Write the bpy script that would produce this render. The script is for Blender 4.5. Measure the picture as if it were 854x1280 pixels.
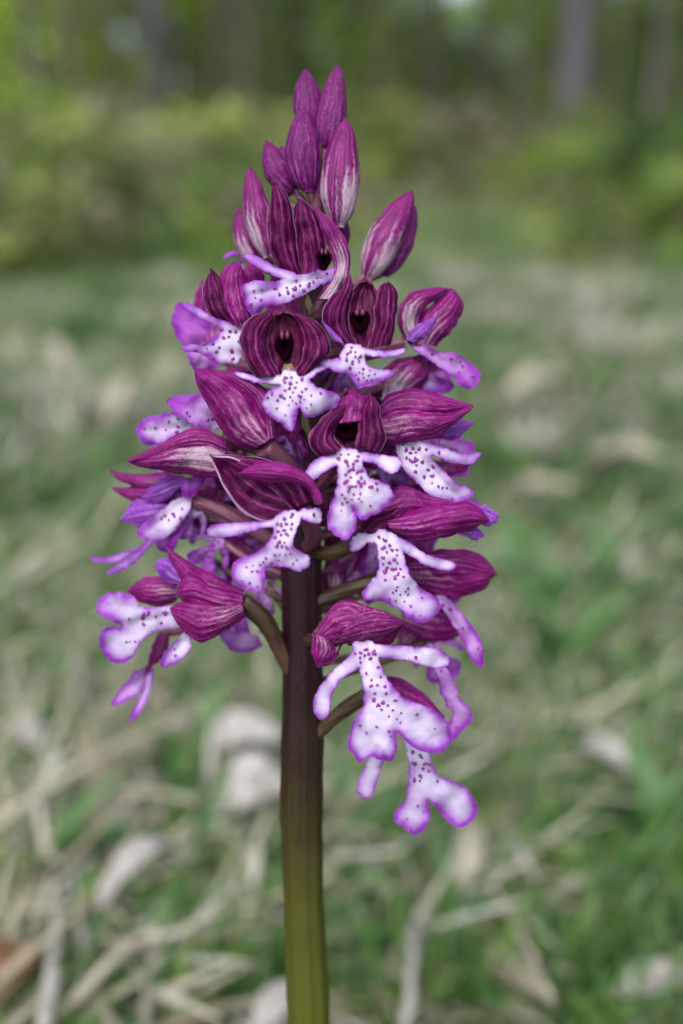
import bpy, math, random
import numpy as np
from mathutils import Vector, noise, geometry, Matrix

# ------------------------------------------------------------------ camera, sky, sun, exposure
sc = bpy.context.scene
for o in list(bpy.data.objects):
    bpy.data.objects.remove(o)
col = sc.collection
R_ = math.radians
PITCH = math.atan(400 / 1005.0)          # camera looks down a little
H = 0.24                                  # camera height above the ground
FPX = 1005.0
DIST = 0.125                              # distance of the spike's axis
cam_d = bpy.data.cameras.new('camera')
cam = bpy.data.objects.new('camera', cam_d); col.objects.link(cam)
cam.location = (0, 0, H); cam.rotation_euler = (math.pi / 2 - PITCH, 0, 0)
cam_d.sensor_fit = 'VERTICAL'; cam_d.sensor_height = 36; cam_d.sensor_width = 36
cam_d.lens = 18 / (640 / FPX)
cam_d.clip_start = 0.005; cam_d.clip_end = 500
cam_d.dof.use_dof = True; cam_d.dof.focus_distance = 0.1145; cam_d.dof.aperture_fstop = 5.5
cam_d.dof.aperture_blades = 0
sc.camera = cam
sc.render.resolution_x = 683; sc.render.resolution_y = 1024

w = bpy.data.worlds.new('World'); sc.world = w; w.use_nodes = True
nt = w.node_tree; nt.nodes.clear()
sky = nt.nodes.new('ShaderNodeTexSky'); sky.sky_type = 'NISHITA'; sky.sun_disc = False
SUN_EL, SUN_AZ = R_(58), R_(200)
sky.sun_elevation = SUN_EL; sky.sun_rotation = SUN_AZ; sky.air_density = 1.0; sky.dust_density = 3.0
hs = nt.nodes.new('ShaderNodeHueSaturation'); hs.inputs['Saturation'].default_value = 0.72
hs.inputs['Value'].default_value = 1.0
bg = nt.nodes.new('ShaderNodeBackground'); bg.inputs['Strength'].default_value = 0.15
wo = nt.nodes.new('ShaderNodeOutputWorld')
nt.links.new(sky.outputs[0], hs.inputs['Color']); nt.links.new(hs.outputs[0], bg.inputs[0]); nt.links.new(bg.outputs[0], wo.inputs[0])

sun_d = bpy.data.lights.new('sun', 'SUN'); sun_d.energy = 1.5; sun_d.angle = R_(45); sun_d.color = (1, 0.97, 0.92)
sun = bpy.data.objects.new('sun', sun_d); col.objects.link(sun)
sdir = Vector((math.sin(SUN_AZ) * math.cos(SUN_EL), math.cos(SUN_AZ) * math.cos(SUN_EL), math.sin(SUN_EL)))
sun.rotation_euler = sdir.to_track_quat('Z', 'Y').to_euler()
sun.location = (0, 0, 5)
sc.view_settings.view_transform = 'Standard'; sc.view_settings.look = 'None'
sc.view_settings.exposure = 0.92; sc.view_settings.gamma = 1.0
sc.view_settings.use_curve_mapping = False

random.seed(7); RNG = np.random.default_rng(11)

# ------------------------------------------------------------------ helpers
def newmat(name):
    m = bpy.data.materials.new(name); m.use_nodes = True
    n = m.node_tree.nodes; n.clear()
    return m, n, m.node_tree.links

def node(n, t, **kw):
    x = n.new(t)
    for k, v in kw.items():
        if k.startswith('i_'):
            x.inputs[k[2:].replace('_', ' ')].default_value = v
        else:
            setattr(x, k, v)
    return x

def mixc(n, l, fac, a, b, mode='MIX'):
    x = n.new('ShaderNodeMix'); x.data_type = 'RGBA'; x.blend_type = mode
    for k, v in ((0, fac), (6, a), (7, b)):
        if isinstance(v, (int, float, tuple)):
            x.inputs[k].default_value = v if not isinstance(v, tuple) else (*v, 1)[:4]
        else:
            l.new(v, x.inputs[k])
    return x.outputs[2]

def math_(n, l, op, a, b=0.0, clamp=False):
    x = n.new('ShaderNodeMath'); x.operation = op; x.use_clamp = clamp
    for k, v in ((0, a), (1, b)):
        if isinstance(v, (int, float)): x.inputs[k].default_value = v
        else: l.new(v, x.inputs[k])
    return x.outputs[0]

def ramp(n, l, fac, stops):
    x = n.new('ShaderNodeValToRGB'); e = x.color_ramp.elements
    while len(e) < len(stops): e.new(0.5)
    for k, (p, c) in enumerate(stops):
        e[k].position = p; e[k].color = (*c, 1) if len(c) == 3 else c
    l.new(fac, x.inputs[0]); return x.outputs[0]

def finish(m, n, l, colr, rough=0.45, trans=0.0, bump=None, bstr=0.3, bdist=0.0003, spec=0.4, tcol=None):
    p = n.new('ShaderNodeBsdfPrincipled'); o = n.new('ShaderNodeOutputMaterial')
    if isinstance(colr, tuple): p.inputs['Base Color'].default_value = (*colr, 1)
    else: l.new(colr, p.inputs['Base Color'])
    p.inputs['Roughness'].default_value = rough
    p.inputs['Specular IOR Level'].default_value = spec
    if bump is not None:
        b = n.new('ShaderNodeBump'); b.inputs['Strength'].default_value = bstr; b.inputs['Distance'].default_value = bdist
        l.new(bump, b.inputs['Height']); l.new(b.outputs[0], p.inputs['Normal'])
    if trans > 0:
        t = n.new('ShaderNodeBsdfTranslucent'); mx = n.new('ShaderNodeMixShader'); mx.inputs[0].default_value = trans
        if isinstance(colr, tuple): t.inputs[0].default_value = (*colr, 1)
        else: l.new(colr, t.inputs[0])
        l.new(p.outputs[0], mx.inputs[1]); l.new(t.outputs[0], mx.inputs[2]); l.new(mx.outputs[0], o.inputs[0])
    else:
        l.new(p.outputs[0], o.inputs[0])
    return m

def uvsep(n, l):
    u = n.new('ShaderNodeUVMap'); u.uv_map = 'uv'
    s = n.new('ShaderNodeSeparateXYZ'); l.new(u.outputs[0], s.inputs[0])
    return u.outputs[0], s.outputs[0], s.outputs[1]

def objnoise(n, l, scale, detail=3, rough=0.6, vec=None):
    t = n.new('ShaderNodeTexNoise'); t.inputs['Scale'].default_value = scale; t.inputs['Detail'].default_value = detail
    t.inputs['Roughness'].default_value = rough
    if vec is None:
        g = n.new('ShaderNodeNewGeometry'); vec = g.outputs['Position']
    l.new(vec, t.inputs['Vector']); return t.outputs[0]

MAG = (0.125, 0.006, 0.085); DEEP = (0.045, 0.003, 0.026); PINK = (0.42, 0.13, 0.34); PALE = (0.56, 0.44, 0.52)
def sepal_mat(name, dark, mid, vein, nv, vein_amt, pale_amt, pale=PALE, rimc=None, speck=0.22):
    """u runs from base to tip, v from edge to edge: veins run along u, the pale belly sits low and central"""
    m, n, l = newmat(name)
    uv, u, v = uvsep(n, l)
    mp = n.new('ShaderNodeMapping'); mp.inputs['Scale'].default_value = (2.2, 9, 1); l.new(uv, mp.inputs[0])
    g = n.new('ShaderNodeNewGeometry')
    ad = n.new('ShaderNodeVectorMath'); ad.operation = 'ADD'; l.new(mp.outputs[0], ad.inputs[0])
    sc_ = n.new('ShaderNodeVectorMath'); sc_.operation = 'SCALE'; sc_.inputs['Scale'].default_value = 90; l.new(g.outputs['Position'], sc_.inputs[0])
    l.new(sc_.outputs[0], ad.inputs[1])
    streak = objnoise(n, l, 1.6, 4, 0.65, ad.outputs[0])
    wob = objnoise(n, l, 160, 2)
    vv = math_(n, l, 'ADD', v, math_(n, l, 'MULTIPLY', math_(n, l, 'SUBTRACT', wob, 0.5), 0.32))
    wob2 = objnoise(n, l, 650, 3, 0.7)
    vv = math_(n, l, 'ADD', vv, math_(n, l, 'MULTIPLY', math_(n, l, 'SUBTRACT', wob2, 0.5), 0.16))
    st = math_(n, l, 'SINE', math_(n, l, 'MULTIPLY', vv, nv * 2 * math.pi))
    st = math_(n, l, 'ADD', math_(n, l, 'MULTIPLY', st, 0.5), 0.5)
    st = math_(n, l, 'POWER', st, 2.6)
    brk = math_(n, l, 'MULTIPLY', math_(n, l, 'SUBTRACT', streak, 0.36, ), 3.6, True)
    st = math_(n, l, 'MULTIPLY', st, brk, True)
    base = mixc(n, l, math_(n, l, 'MULTIPLY', math_(n, l, 'SUBTRACT', streak, 0.3), 2.2, True), dark, mid)
    c = mixc(n, l, math_(n, l, 'MULTIPLY', st, vein_amt), base, vein)
    fine = objnoise(n, l, 1500, 3, 0.7)
    mott = objnoise(n, l, 260, 4, 0.7)
    c = mixc(n, l, math_(n, l, 'MULTIPLY', math_(n, l, 'MULTIPLY', math_(n, l, 'SUBTRACT', fine, 0.56), 7, True), speck), c, vein)
    net = n.new('ShaderNodeTexVoronoi'); net.feature = 'DISTANCE_TO_EDGE'; net.inputs['Scale'].default_value = 1.0
    mp2 = n.new('ShaderNodeMapping'); mp2.inputs['Scale'].default_value = (9, 22, 1); l.new(uv, mp2.inputs[0])
    ad2 = n.new('ShaderNodeVectorMath'); ad2.operation = 'ADD'; l.new(mp2.outputs[0], ad2.inputs[0])
    cm = n.new('ShaderNodeCombineXYZ'); l.new(math_(n, l, 'MULTIPLY', wob, 3.0), cm.inputs[0]); l.new(math_(n, l, 'MULTIPLY', wob2, 2.0), cm.inputs[1]); l.new(cm.outputs[0], ad2.inputs[1]); l.new(ad2.outputs[0], net.inputs['Vector'])
    ne = math_(n, l, 'MULTIPLY', math_(n, l, 'SUBTRACT', 0.11, net.outputs['Distance']), 9, True)
    c = mixc(n, l, math_(n, l, 'MULTIPLY', ne, 0.38), c, dark)
    c = mixc(n, l, math_(n, l, 'MULTIPLY', math_(n, l, 'MULTIPLY', math_(n, l, 'SUBTRACT', mott, 0.50), 6, True), 0.6), c, dark)
    # pale belly: strongest near the base and the middle, broken by magenta veins
    pu = ramp(n, l, u, [(0.0, (1, 1, 1)), (0.30, (1, 1, 1)), (0.72, (0, 0, 0)), (1.0, (0, 0, 0))])
    pv = math_(n, l, 'SINE', math_(n, l, 'MULTIPLY', v, math.pi))
    pv = math_(n, l, 'POWER', pv, 1.4)
    pm = math_(n, l, 'MULTIPLY', math_(n, l, 'MULTIPLY', pu, pv), pale_amt * 1.7)
    pm = math_(n, l, 'SUBTRACT', pm, math_(n, l, 'MULTIPLY', math_(n, l, 'POWER', math_(n, l, 'SUBTRACT', 1.0, st), 6), 0.55))
    pm = math_(n, l, 'MULTIPLY', pm, math_(n, l, 'MULTIPLY', streak, 1.9), True)
    pm = math_(n, l, 'SUBTRACT', pm, math_(n, l, 'MULTIPLY', ne, 0.45), True)
    c = mixc(n, l, pm, c, pale)
    # thin pale-violet rim at both edges
    if rimc:
        e = math_(n, l, 'ABSOLUTE', math_(n, l, 'SUBTRACT', v, 0.5))
        e = math_(n, l, 'MULTIPLY', math_(n, l, 'SUBTRACT', e, 0.462), 30, True)
        c = mixc(n, l, math_(n, l, 'MULTIPLY', e, 0.75), c, rimc)
    hgt = math_(n, l, 'ADD', math_(n, l, 'MULTIPLY', st, 0.5), math_(n, l, 'ADD', streak, math_(n, l, 'MULTIPLY', fine, 0.5)))
    return finish(m, n, l, c, rough=0.44, trans=0.22, bump=hgt, bstr=0.6, bdist=0.00022, spec=0.08 if rimc else 0.2)

M = {}
M['outer'] = sepal_mat('sepal_outer', (0.095, 0.001, 0.065), (0.34, 0.003, 0.24), PINK, 5, 0.42, 0.14)
M['outer_pale'] = sepal_mat('sepal_pale', (0.085, 0.002, 0.06), (0.31, 0.003, 0.22), PINK, 5, 0.35, 0.85, (0.48, 0.36, 0.45))
M['outer_half'] = sepal_mat('sepal_halfpale', (0.095, 0.001, 0.065), (0.34, 0.003, 0.24), PINK, 6, 0.35, 0.45, (0.42, 0.28, 0.36))
M['outer_speck'] = sepal_mat('sepal_speckled', (0.10, 0.001, 0.065), (0.27, 0.004, 0.17), (0.50, 0.20, 0.42), 7, 0.5, 0.0, speck=0.6)
M['inner'] = sepal_mat('sepal_inner', (0.018, 0.0002, 0.009), (0.14, 0.001, 0.085), (0.44, 0.08, 0.31), 4, 0.6, 0.0, rimc=(0.5, 0.30, 0.48), speck=0.1)
M['inner_pink'] = sepal_mat('sepal_inner_pink', (0.045, 0.0005, 0.022), (0.14, 0.002, 0.065), (0.38, 0.06, 0.22), 3, 0.5, 0.12, (0.30, 0.08, 0.15), speck=0.1)
M['bud'] = sepal_mat('bud_magenta', (0.075, 0.001, 0.065), (0.22, 0.004, 0.18), (0.42, 0.10, 0.38), 6, 0.35, 0.30, (0.36, 0.14, 0.34), speck=0.5)
M['violet'] = sepal_mat('sepal_violet', (0.16, 0.02, 0.30), (0.30, 0.06, 0.46), (0.55, 0.36, 0.70), 3, 0.35, 0.25, (0.6, 0.45, 0.72))

def lip_mat(name, white, violet, thr, sp=0.5):
    m, n, l = newmat(name)
    a = n.new('ShaderNodeAttribute'); a.attribute_name = 'rim'
    nz = objnoise(n, l, 420, 4, 0.65)
    nz2 = objnoise(n, l, 130, 2)
    f = math_(n, l, 'ADD', a.outputs['Fac'], math_(n, l, 'MULTIPLY', math_(n, l, 'SUBTRACT', nz, 0.5), 0.34))
    f = math_(n, l, 'ADD', f, math_(n, l, 'MULTIPLY', math_(n, l, 'SUBTRACT', nz2, 0.5), 0.3))
    mid = tuple(0.62 * x + 0.38 * y for x, y in zip(white, violet))
    deep = tuple(y * 0.85 for y in violet)
    nz3 = objnoise(n, l, 900, 3, 0.7)
    c = ramp(n, l, f, [(0.0, white), (max(thr - 0.34, 0.01), white), (thr - 0.02, mid), (thr + 0.36, violet), (1.0, deep)])
    c = mixc(n, l, math_(n, l, 'MULTIPLY', math_(n, l, 'MULTIPLY', math_(n, l, 'SUBTRACT', nz2, 0.42), 3.5, True), 0.05), c, mid)
    c = mixc(n, l, math_(n, l, 'MULTIPLY', math_(n, l, 'MULTIPLY', math_(n, l, 'SUBTRACT', nz3, 0.52), 6, True), 0.16), c, violet)
    return finish(m, n, l, c, rough=0.55, trans=0.22, bump=math_(n, l, 'ADD', nz, math_(n, l, 'MULTIPLY', nz3, 0.6)), bstr=0.2, bdist=0.00018, spec=0.25)
M['lip'] = lip_mat('lip_white', (0.56, 0.50, 0.66), (0.24, 0.036, 0.38), 0.38)
M['lip_v'] = lip_mat('lip_lilac', (0.48, 0.30, 0.60), (0.26, 0.028, 0.38), 0.34)
M['lip_vv'] = lip_mat('lip_deep_violet', (0.33, 0.08, 0.42), (0.22, 0.015, 0.32), 0.38)

def simple(name, c1, c2, scale, rough=0.6, trans=0.0, bd=0.0004):
    m, n, l = newmat(name)
    nz = objnoise(n, l, scale, 4)
    c = mixc(n, l, math_(n, l, 'MULTIPLY', math_(n, l, 'SUBTRACT', nz, 0.3), 2.4, True), c1, c2)
    return finish(m, n, l, c, rough=rough, trans=trans, bump=nz, bdist=bd)
M['spot'] = simple('spot_tuft', (0.15, 0.008, 0.14), (0.26, 0.04, 0.27), 900, 0.5)
M['throat'] = finish(*newmat('throat_maroon_shade'), (0.006, 0.0005, 0.003), rough=1.0, spec=0.0)  # near-black maroon: the shade inside the throat is put into the colour
M['column'] = simple('column_wine', (0.05, 0.004, 0.025), (0.12, 0.02, 0.06), 500, 0.5)
M['ped_pink'] = simple('ovary_pink', (0.13, 0.025, 0.075), (0.24, 0.09, 0.14), 180, 0.45, 0.1)
M['ped_brown'] = simple('ovary_brown', (0.035, 0.014, 0.012), (0.075, 0.048, 0.022), 160, 0.45)
M['ped_green'] = simple('ovary_green', (0.16, 0.16, 0.05), (0.23, 0.14, 0.10), 160, 0.45, 0.1)

def stem_mat():
    m, n, l = newmat('stem_skin')
    uv, u, v = uvsep(n, l)
    mp = n.new('ShaderNodeMapping'); mp.inputs['Scale'].default_value = (3, 40, 1); l.new(uv, mp.inputs[0])
    st = objnoise(n, l, 1.0, 4, 0.6, mp.outputs[0])
    nz = objnoise(n, l, 90, 3)
    f = math_(n, l, 'ADD', u, math_(n, l, 'MULTIPLY', math_(n, l, 'SUBTRACT', nz, 0.5), 0.12))
    f = math_(n, l, 'ADD', f, math_(n, l, 'MULTIPLY', math_(n, l, 'SUBTRACT', st, 0.5), 0.16))
    c = ramp(n, l, f, [(0.0, (0.07, 0.10, 0.015)), (0.20, (0.066, 0.078, 0.009)), (0.33, (0.050, 0.050, 0.008)), (0.42, (0.022, 0.014, 0.006)), (0.52, (0.012, 0.003, 0.005)), (0.8, (0.04, 0.006, 0.02)), (1.0, (0.12, 0.04, 0.06))])
    sp = objnoise(n, l, 1300, 3, 0.7)
    c = mixc(n, l, math_(n, l, 'MULTIPLY', math_(n, l, 'MULTIPLY', math_(n, l, 'SUBTRACT', sp, 0.58), 9, True), 0.25), c, (0.07, 0.03, 0.03))
    h = math_(n, l, 'ADD', math_(n, l, 'MULTIPLY', st, 1.6), math_(n, l, 'MULTIPLY', sp, 0.6))
    return finish(m, n, l, c, rough=0.42, bump=h, bstr=0.4, bdist=0.0005, spec=0.22)
M['stem'] = stem_mat()

# ---- mesh helpers
def mesh_from(name, verts, faces, mat=None, uv=None, attrs=None, smooth=True, cols=None):
    me = bpy.data.meshes.new(name)
    me.from_pydata([tuple(v) for v in verts], [], faces)
    if mat is not None:
        for mm in (mat if isinstance(mat, (list, tuple)) else [mat]): me.materials.append(mm)
    if uv is not None:
        ly = me.uv_layers.new(name='uv'); vi = np.empty(len(me.loops), np.int32); me.loops.foreach_get('vertex_index', vi)
        ly.data.foreach_set('uv', np.asarray(uv, np.float32)[vi].ravel())
    for k, a in (attrs or {}).items():
        at = me.attributes.new(k, 'FLOAT', 'POINT'); at.data.foreach_set('value', np.asarray(a, np.float32))
    if smooth: me.polygons.foreach_set('use_smooth', [True] * len(me.polygons))
    me.update(); return me

def link(name, me, parent=None, loc=(0, 0, 0)):
    o = bpy.data.objects.new(name, me); col.objects.link(o)
    o.location = loc
    if parent is not None: o.parent = parent
    return o

def tag(o, label=None, cat=None, group=None, kind=None):
    if label: o['label'] = label
    if cat: o['category'] = cat
    if group: o['group'] = group
    if kind: o['kind'] = kind
    return o

# ------------------------------------------------------------------ terrain
def terrain(x, y):
    x = np.asarray(x, float); y = np.asarray(y, float)
    r = np.clip((y - 1.5), 0, None)
    z = 0.010 * r + 0.0016 * r ** 2
    z = z + 0.02 * np.clip(x, 0, 12) * np.clip((y - 3) / 6, 0, 1)
    z = np.minimum(z, 7)
    q = x / np.maximum(y, 0.1)
    z = z + 0.048 * np.clip(y - 3.2, 0, 9) * np.clip((q + 0.02) / 0.08, 0, 1) * np.clip((0.34 - q) / 0.06, 0, 1)
    k = 0.25 * np.clip((y - 0.5) / 3, 0, 1) + np.clip((y - 8) / 10, 0, 1)
    z = z + k * (0.05 * np.sin(x * 1.7 + y * 0.9) + 0.04 * np.sin(y * 2.3 - x * 1.1))
    z = z + 0.006 * np.sin(x * 21 + 1) * np.cos(y * 17)
    return z

CAMP = Vector((0, 0, H)); FW = Vector((0, math.cos(PITCH), -math.sin(PITCH))); UP = Vector((0, math.sin(PITCH), math.cos(PITCH)))
def ground_at(px, py, hgt=0.0):
    """the point of the ground that a spot of the photograph shows"""
    d = FW + Vector((1, 0, 0)) * ((px - 427) / FPX) + UP * ((640 - py) / FPX)
    t = 0.05
    for _ in range(4000):
        p = CAMP + d * t
        if p.z <= float(terrain(p.x, p.y)) + hgt: break
        t *= 1.004
    return p

def ground_mat():
    m, n, l = newmat('meadow_soil')
    a = objnoise(n, l, 1.4, 5, 0.65); b = objnoise(n, l, 22, 5, 0.7); c_ = objnoise(n, l, 160, 4, 0.7)
    c = mixc(n, l, math_(n, l, 'MULTIPLY', math_(n, l, 'SUBTRACT', b, 0.38), 4, True), (0.03, 0.024, 0.018), (0.13, 0.11, 0.085))
    c = mixc(n, l, math_(n, l, 'MULTIPLY', math_(n, l, 'SUBTRACT', a, 0.45), 5, True), c, (0.065, 0.10, 0.035))
    c = mixc(n, l, math_(n, l, 'MULTIPLY', math_(n, l, 'SUBTRACT', c_, 0.55), 4, True), c, (0.21, 0.18, 0.13))
    return finish(m, n, l, c, rough=0.9, bump=c_, bstr=0.8, bdist=0.004, spec=0.1)

xs = np.concatenate([-np.geomspace(160, 0.05, 70), [0], np.geomspace(0.05, 160, 70)])
ys = np.concatenate([[-60, -20, -8, -3, -1, -0.4, -0.1], np.geomspace(0.05, 220, 150)])
gx, gy = np.meshgrid(xs, ys); gz = terrain(gx, gy)
V = np.stack([gx.ravel(), gy.ravel(), gz.ravel()], 1); nx_ = len(xs)
F = [(j * nx_ + i, j * nx_ + i + 1, (j + 1) * nx_ + i + 1, (j + 1) * nx_ + i) for j in range(len(ys) - 1) for i in range(nx_ - 1)]
tag(link('ground', mesh_from('ground', V, F, ground_mat())), kind='structure')

# ------------------------------------------------------------------ the spike's own frame
LEAN = R_(18)                              # the stem leans a little away from the camera
PN = Vector((0, math.cos(LEAN), -math.sin(LEAN)))
P0 = CAMP + (FW + Vector((1, 0, 0)) * ((378 - 427) / FPX) + UP * ((640 - 700) / FPX)) * DIST
KPX = DIST / FPX
def P(x, y, d=0.0):
    """a point of the spike: x, y measured on the photograph, d in the same small unit in front of the stem's axis"""
    r = FW + Vector((1, 0, 0)) * ((x - 427) / FPX) + UP * ((640 - y) / FPX)
    z = (P0 - CAMP).dot(PN) / r.dot(PN)
    return CAMP + r * (z - d * KPX)

def stem_c(y):
    return float(np.interp(y, [85, 240, 400, 560, 700, 850, 1000, 1150, 1280, 2000], [402, 397, 388, 381, 377, 377, 377.5, 380, 385, 398]))
def stem_w(y):
    return float(np.interp(y, [180, 240, 330, 450, 560, 700, 900, 1280, 2000], [3, 8, 13, 17, 21, 24.5, 25.8, 25.5, 30]))

def crom(pts, nsub=8, closed=False):
    p = np.asarray(pts, float); n = len(p); out = []
    rng = range(n) if closed else range(n - 1)
    for i in rng:
        if closed: a, b, c, d = p[i - 1], p[i], p[(i + 1) % n], p[(i + 2) % n]
        else:
            b, c = p[i], p[i + 1]; a = p[i - 1] if i > 0 else 2 * b - c; d = p[i + 2] if i + 2 < n else 2 * c - b
        for k in range(nsub):
            t = k / nsub
            out.append(0.5 * ((2 * b) + (-a + c) * t + (2 * a - 5 * b + 4 * c - d) * t * t + (-a + 3 * b - 3 * c + d) * t ** 3))
    if not closed: out.append(p[-1])
    return np.array(out)

def resample(p, n, closed=False):
    q = np.vstack([p, p[:1]]) if closed else p
    L = np.concatenate([[0], np.cumsum(np.linalg.norm(np.diff(q, axis=0), axis=1))])
    t = np.linspace(0, L[-1], n + (1 if closed else 0))
    r = np.stack([np.interp(t, L, q[:, k]) for k in range(q.shape[1])], 1)
    return r[:-1] if closed else r

# orchid root: an Empty on the ground where the stem leaves the soil
sd = Vector((0, math.sin(LEAN), math.cos(LEAN)))
pb = P(378, 1280); tt = (pb.z - 0.0) / sd.z
BASE = pb - sd * tt; BASE.z = float(terrain(BASE.x, BASE.y))
orchid = bpy.data.objects.new('orchid', None); col.objects.link(orchid); orchid.location = BASE; orchid.empty_display_size = 0.01
tag(orchid, 'tall purple and white orchid spike with spotted forked lips on a dark stem', 'orchid')

def build_part(name, world_pts, faces, mat, origin, parent, parent_origin, uv=None, attrs=None, thick=0.0, mats=None):
    v = [(p - origin) for p in world_pts]
    me = mesh_from(name, v, faces, mats or mat, uv, attrs)
    o = link(name, me, parent, origin - parent_origin)
    if thick:
        s = o.modifiers.new('thickness', 'SOLIDIFY'); s.thickness = thick * KPX; s.offset = 0.0; s.use_even_offset = False
        e = o.modifiers.new('crisp_edge', 'EDGE_SPLIT'); e.split_angle = R_(55)
    return o

def tube_geo(pts, radii, nseg=14, ridges=0, amp=0.05, twist=0.0):
    """pts world Vectors"""
    V, F, U = [], [], []
    n = len(pts); ref = Vector((0.3, 0.9, 0.2)).normalized()
    for i in range(n):
        t = (pts[min(i + 1, n - 1)] - pts[max(i - 1, 0)]).normalized()
        a = t.cross(ref).normalized(); b = a.cross(t)
        for k in range(nseg):
            an = 2 * math.pi * k / nseg
            rr = radii[i] * (1 + (amp * math.cos(an * ridges + twist * 6 * i / n) if ridges else 0))
            V.append(pts[i] + (a * math.cos(an) + b * math.sin(an)) * rr); U.append((i / (n - 1), k / nseg))
    for i in range(n - 1):
        for k in range(nseg):
            F.append((i * nseg + k, i * nseg + (k + 1) % nseg, (i + 1) * nseg + (k + 1) % nseg, (i + 1) * nseg + k))
    F.append(tuple(range(nseg))[::-1]); F.append(tuple((n - 1) * nseg + k for k in range(nseg)))
    return V, F, U

# stem
ysamp = list(range(180, 1281, 22))
pts = [P(stem_c(y) + 1.2 * math.sin(y / 60), y, 0) for y in ysamp]; rad = [stem_w(y) * KPX * (1 + 0.035 * math.sin(y * 0.021) + 0.02 * math.sin(y * 0.083)) for y in ysamp]
rad = [r * ((p - CAMP).dot(FW) / DIST) for r, p in zip(rad, pts)]
last = pts[-1]; lr = rad[-1]
for k in range(1, 15):
    t = k / 14; pts.append(last.lerp(BASE + Vector((0, 0, -0.01)), t)); rad.append(lr * (1 + 0.25 * t))
pts.reverse(); rad.reverse()
V, F, U = tube_geo(pts, rad, 72, 9, 0.03)
build_part('stem', V, F, M['stem'], BASE, orchid, BASE, uv=U)

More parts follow.
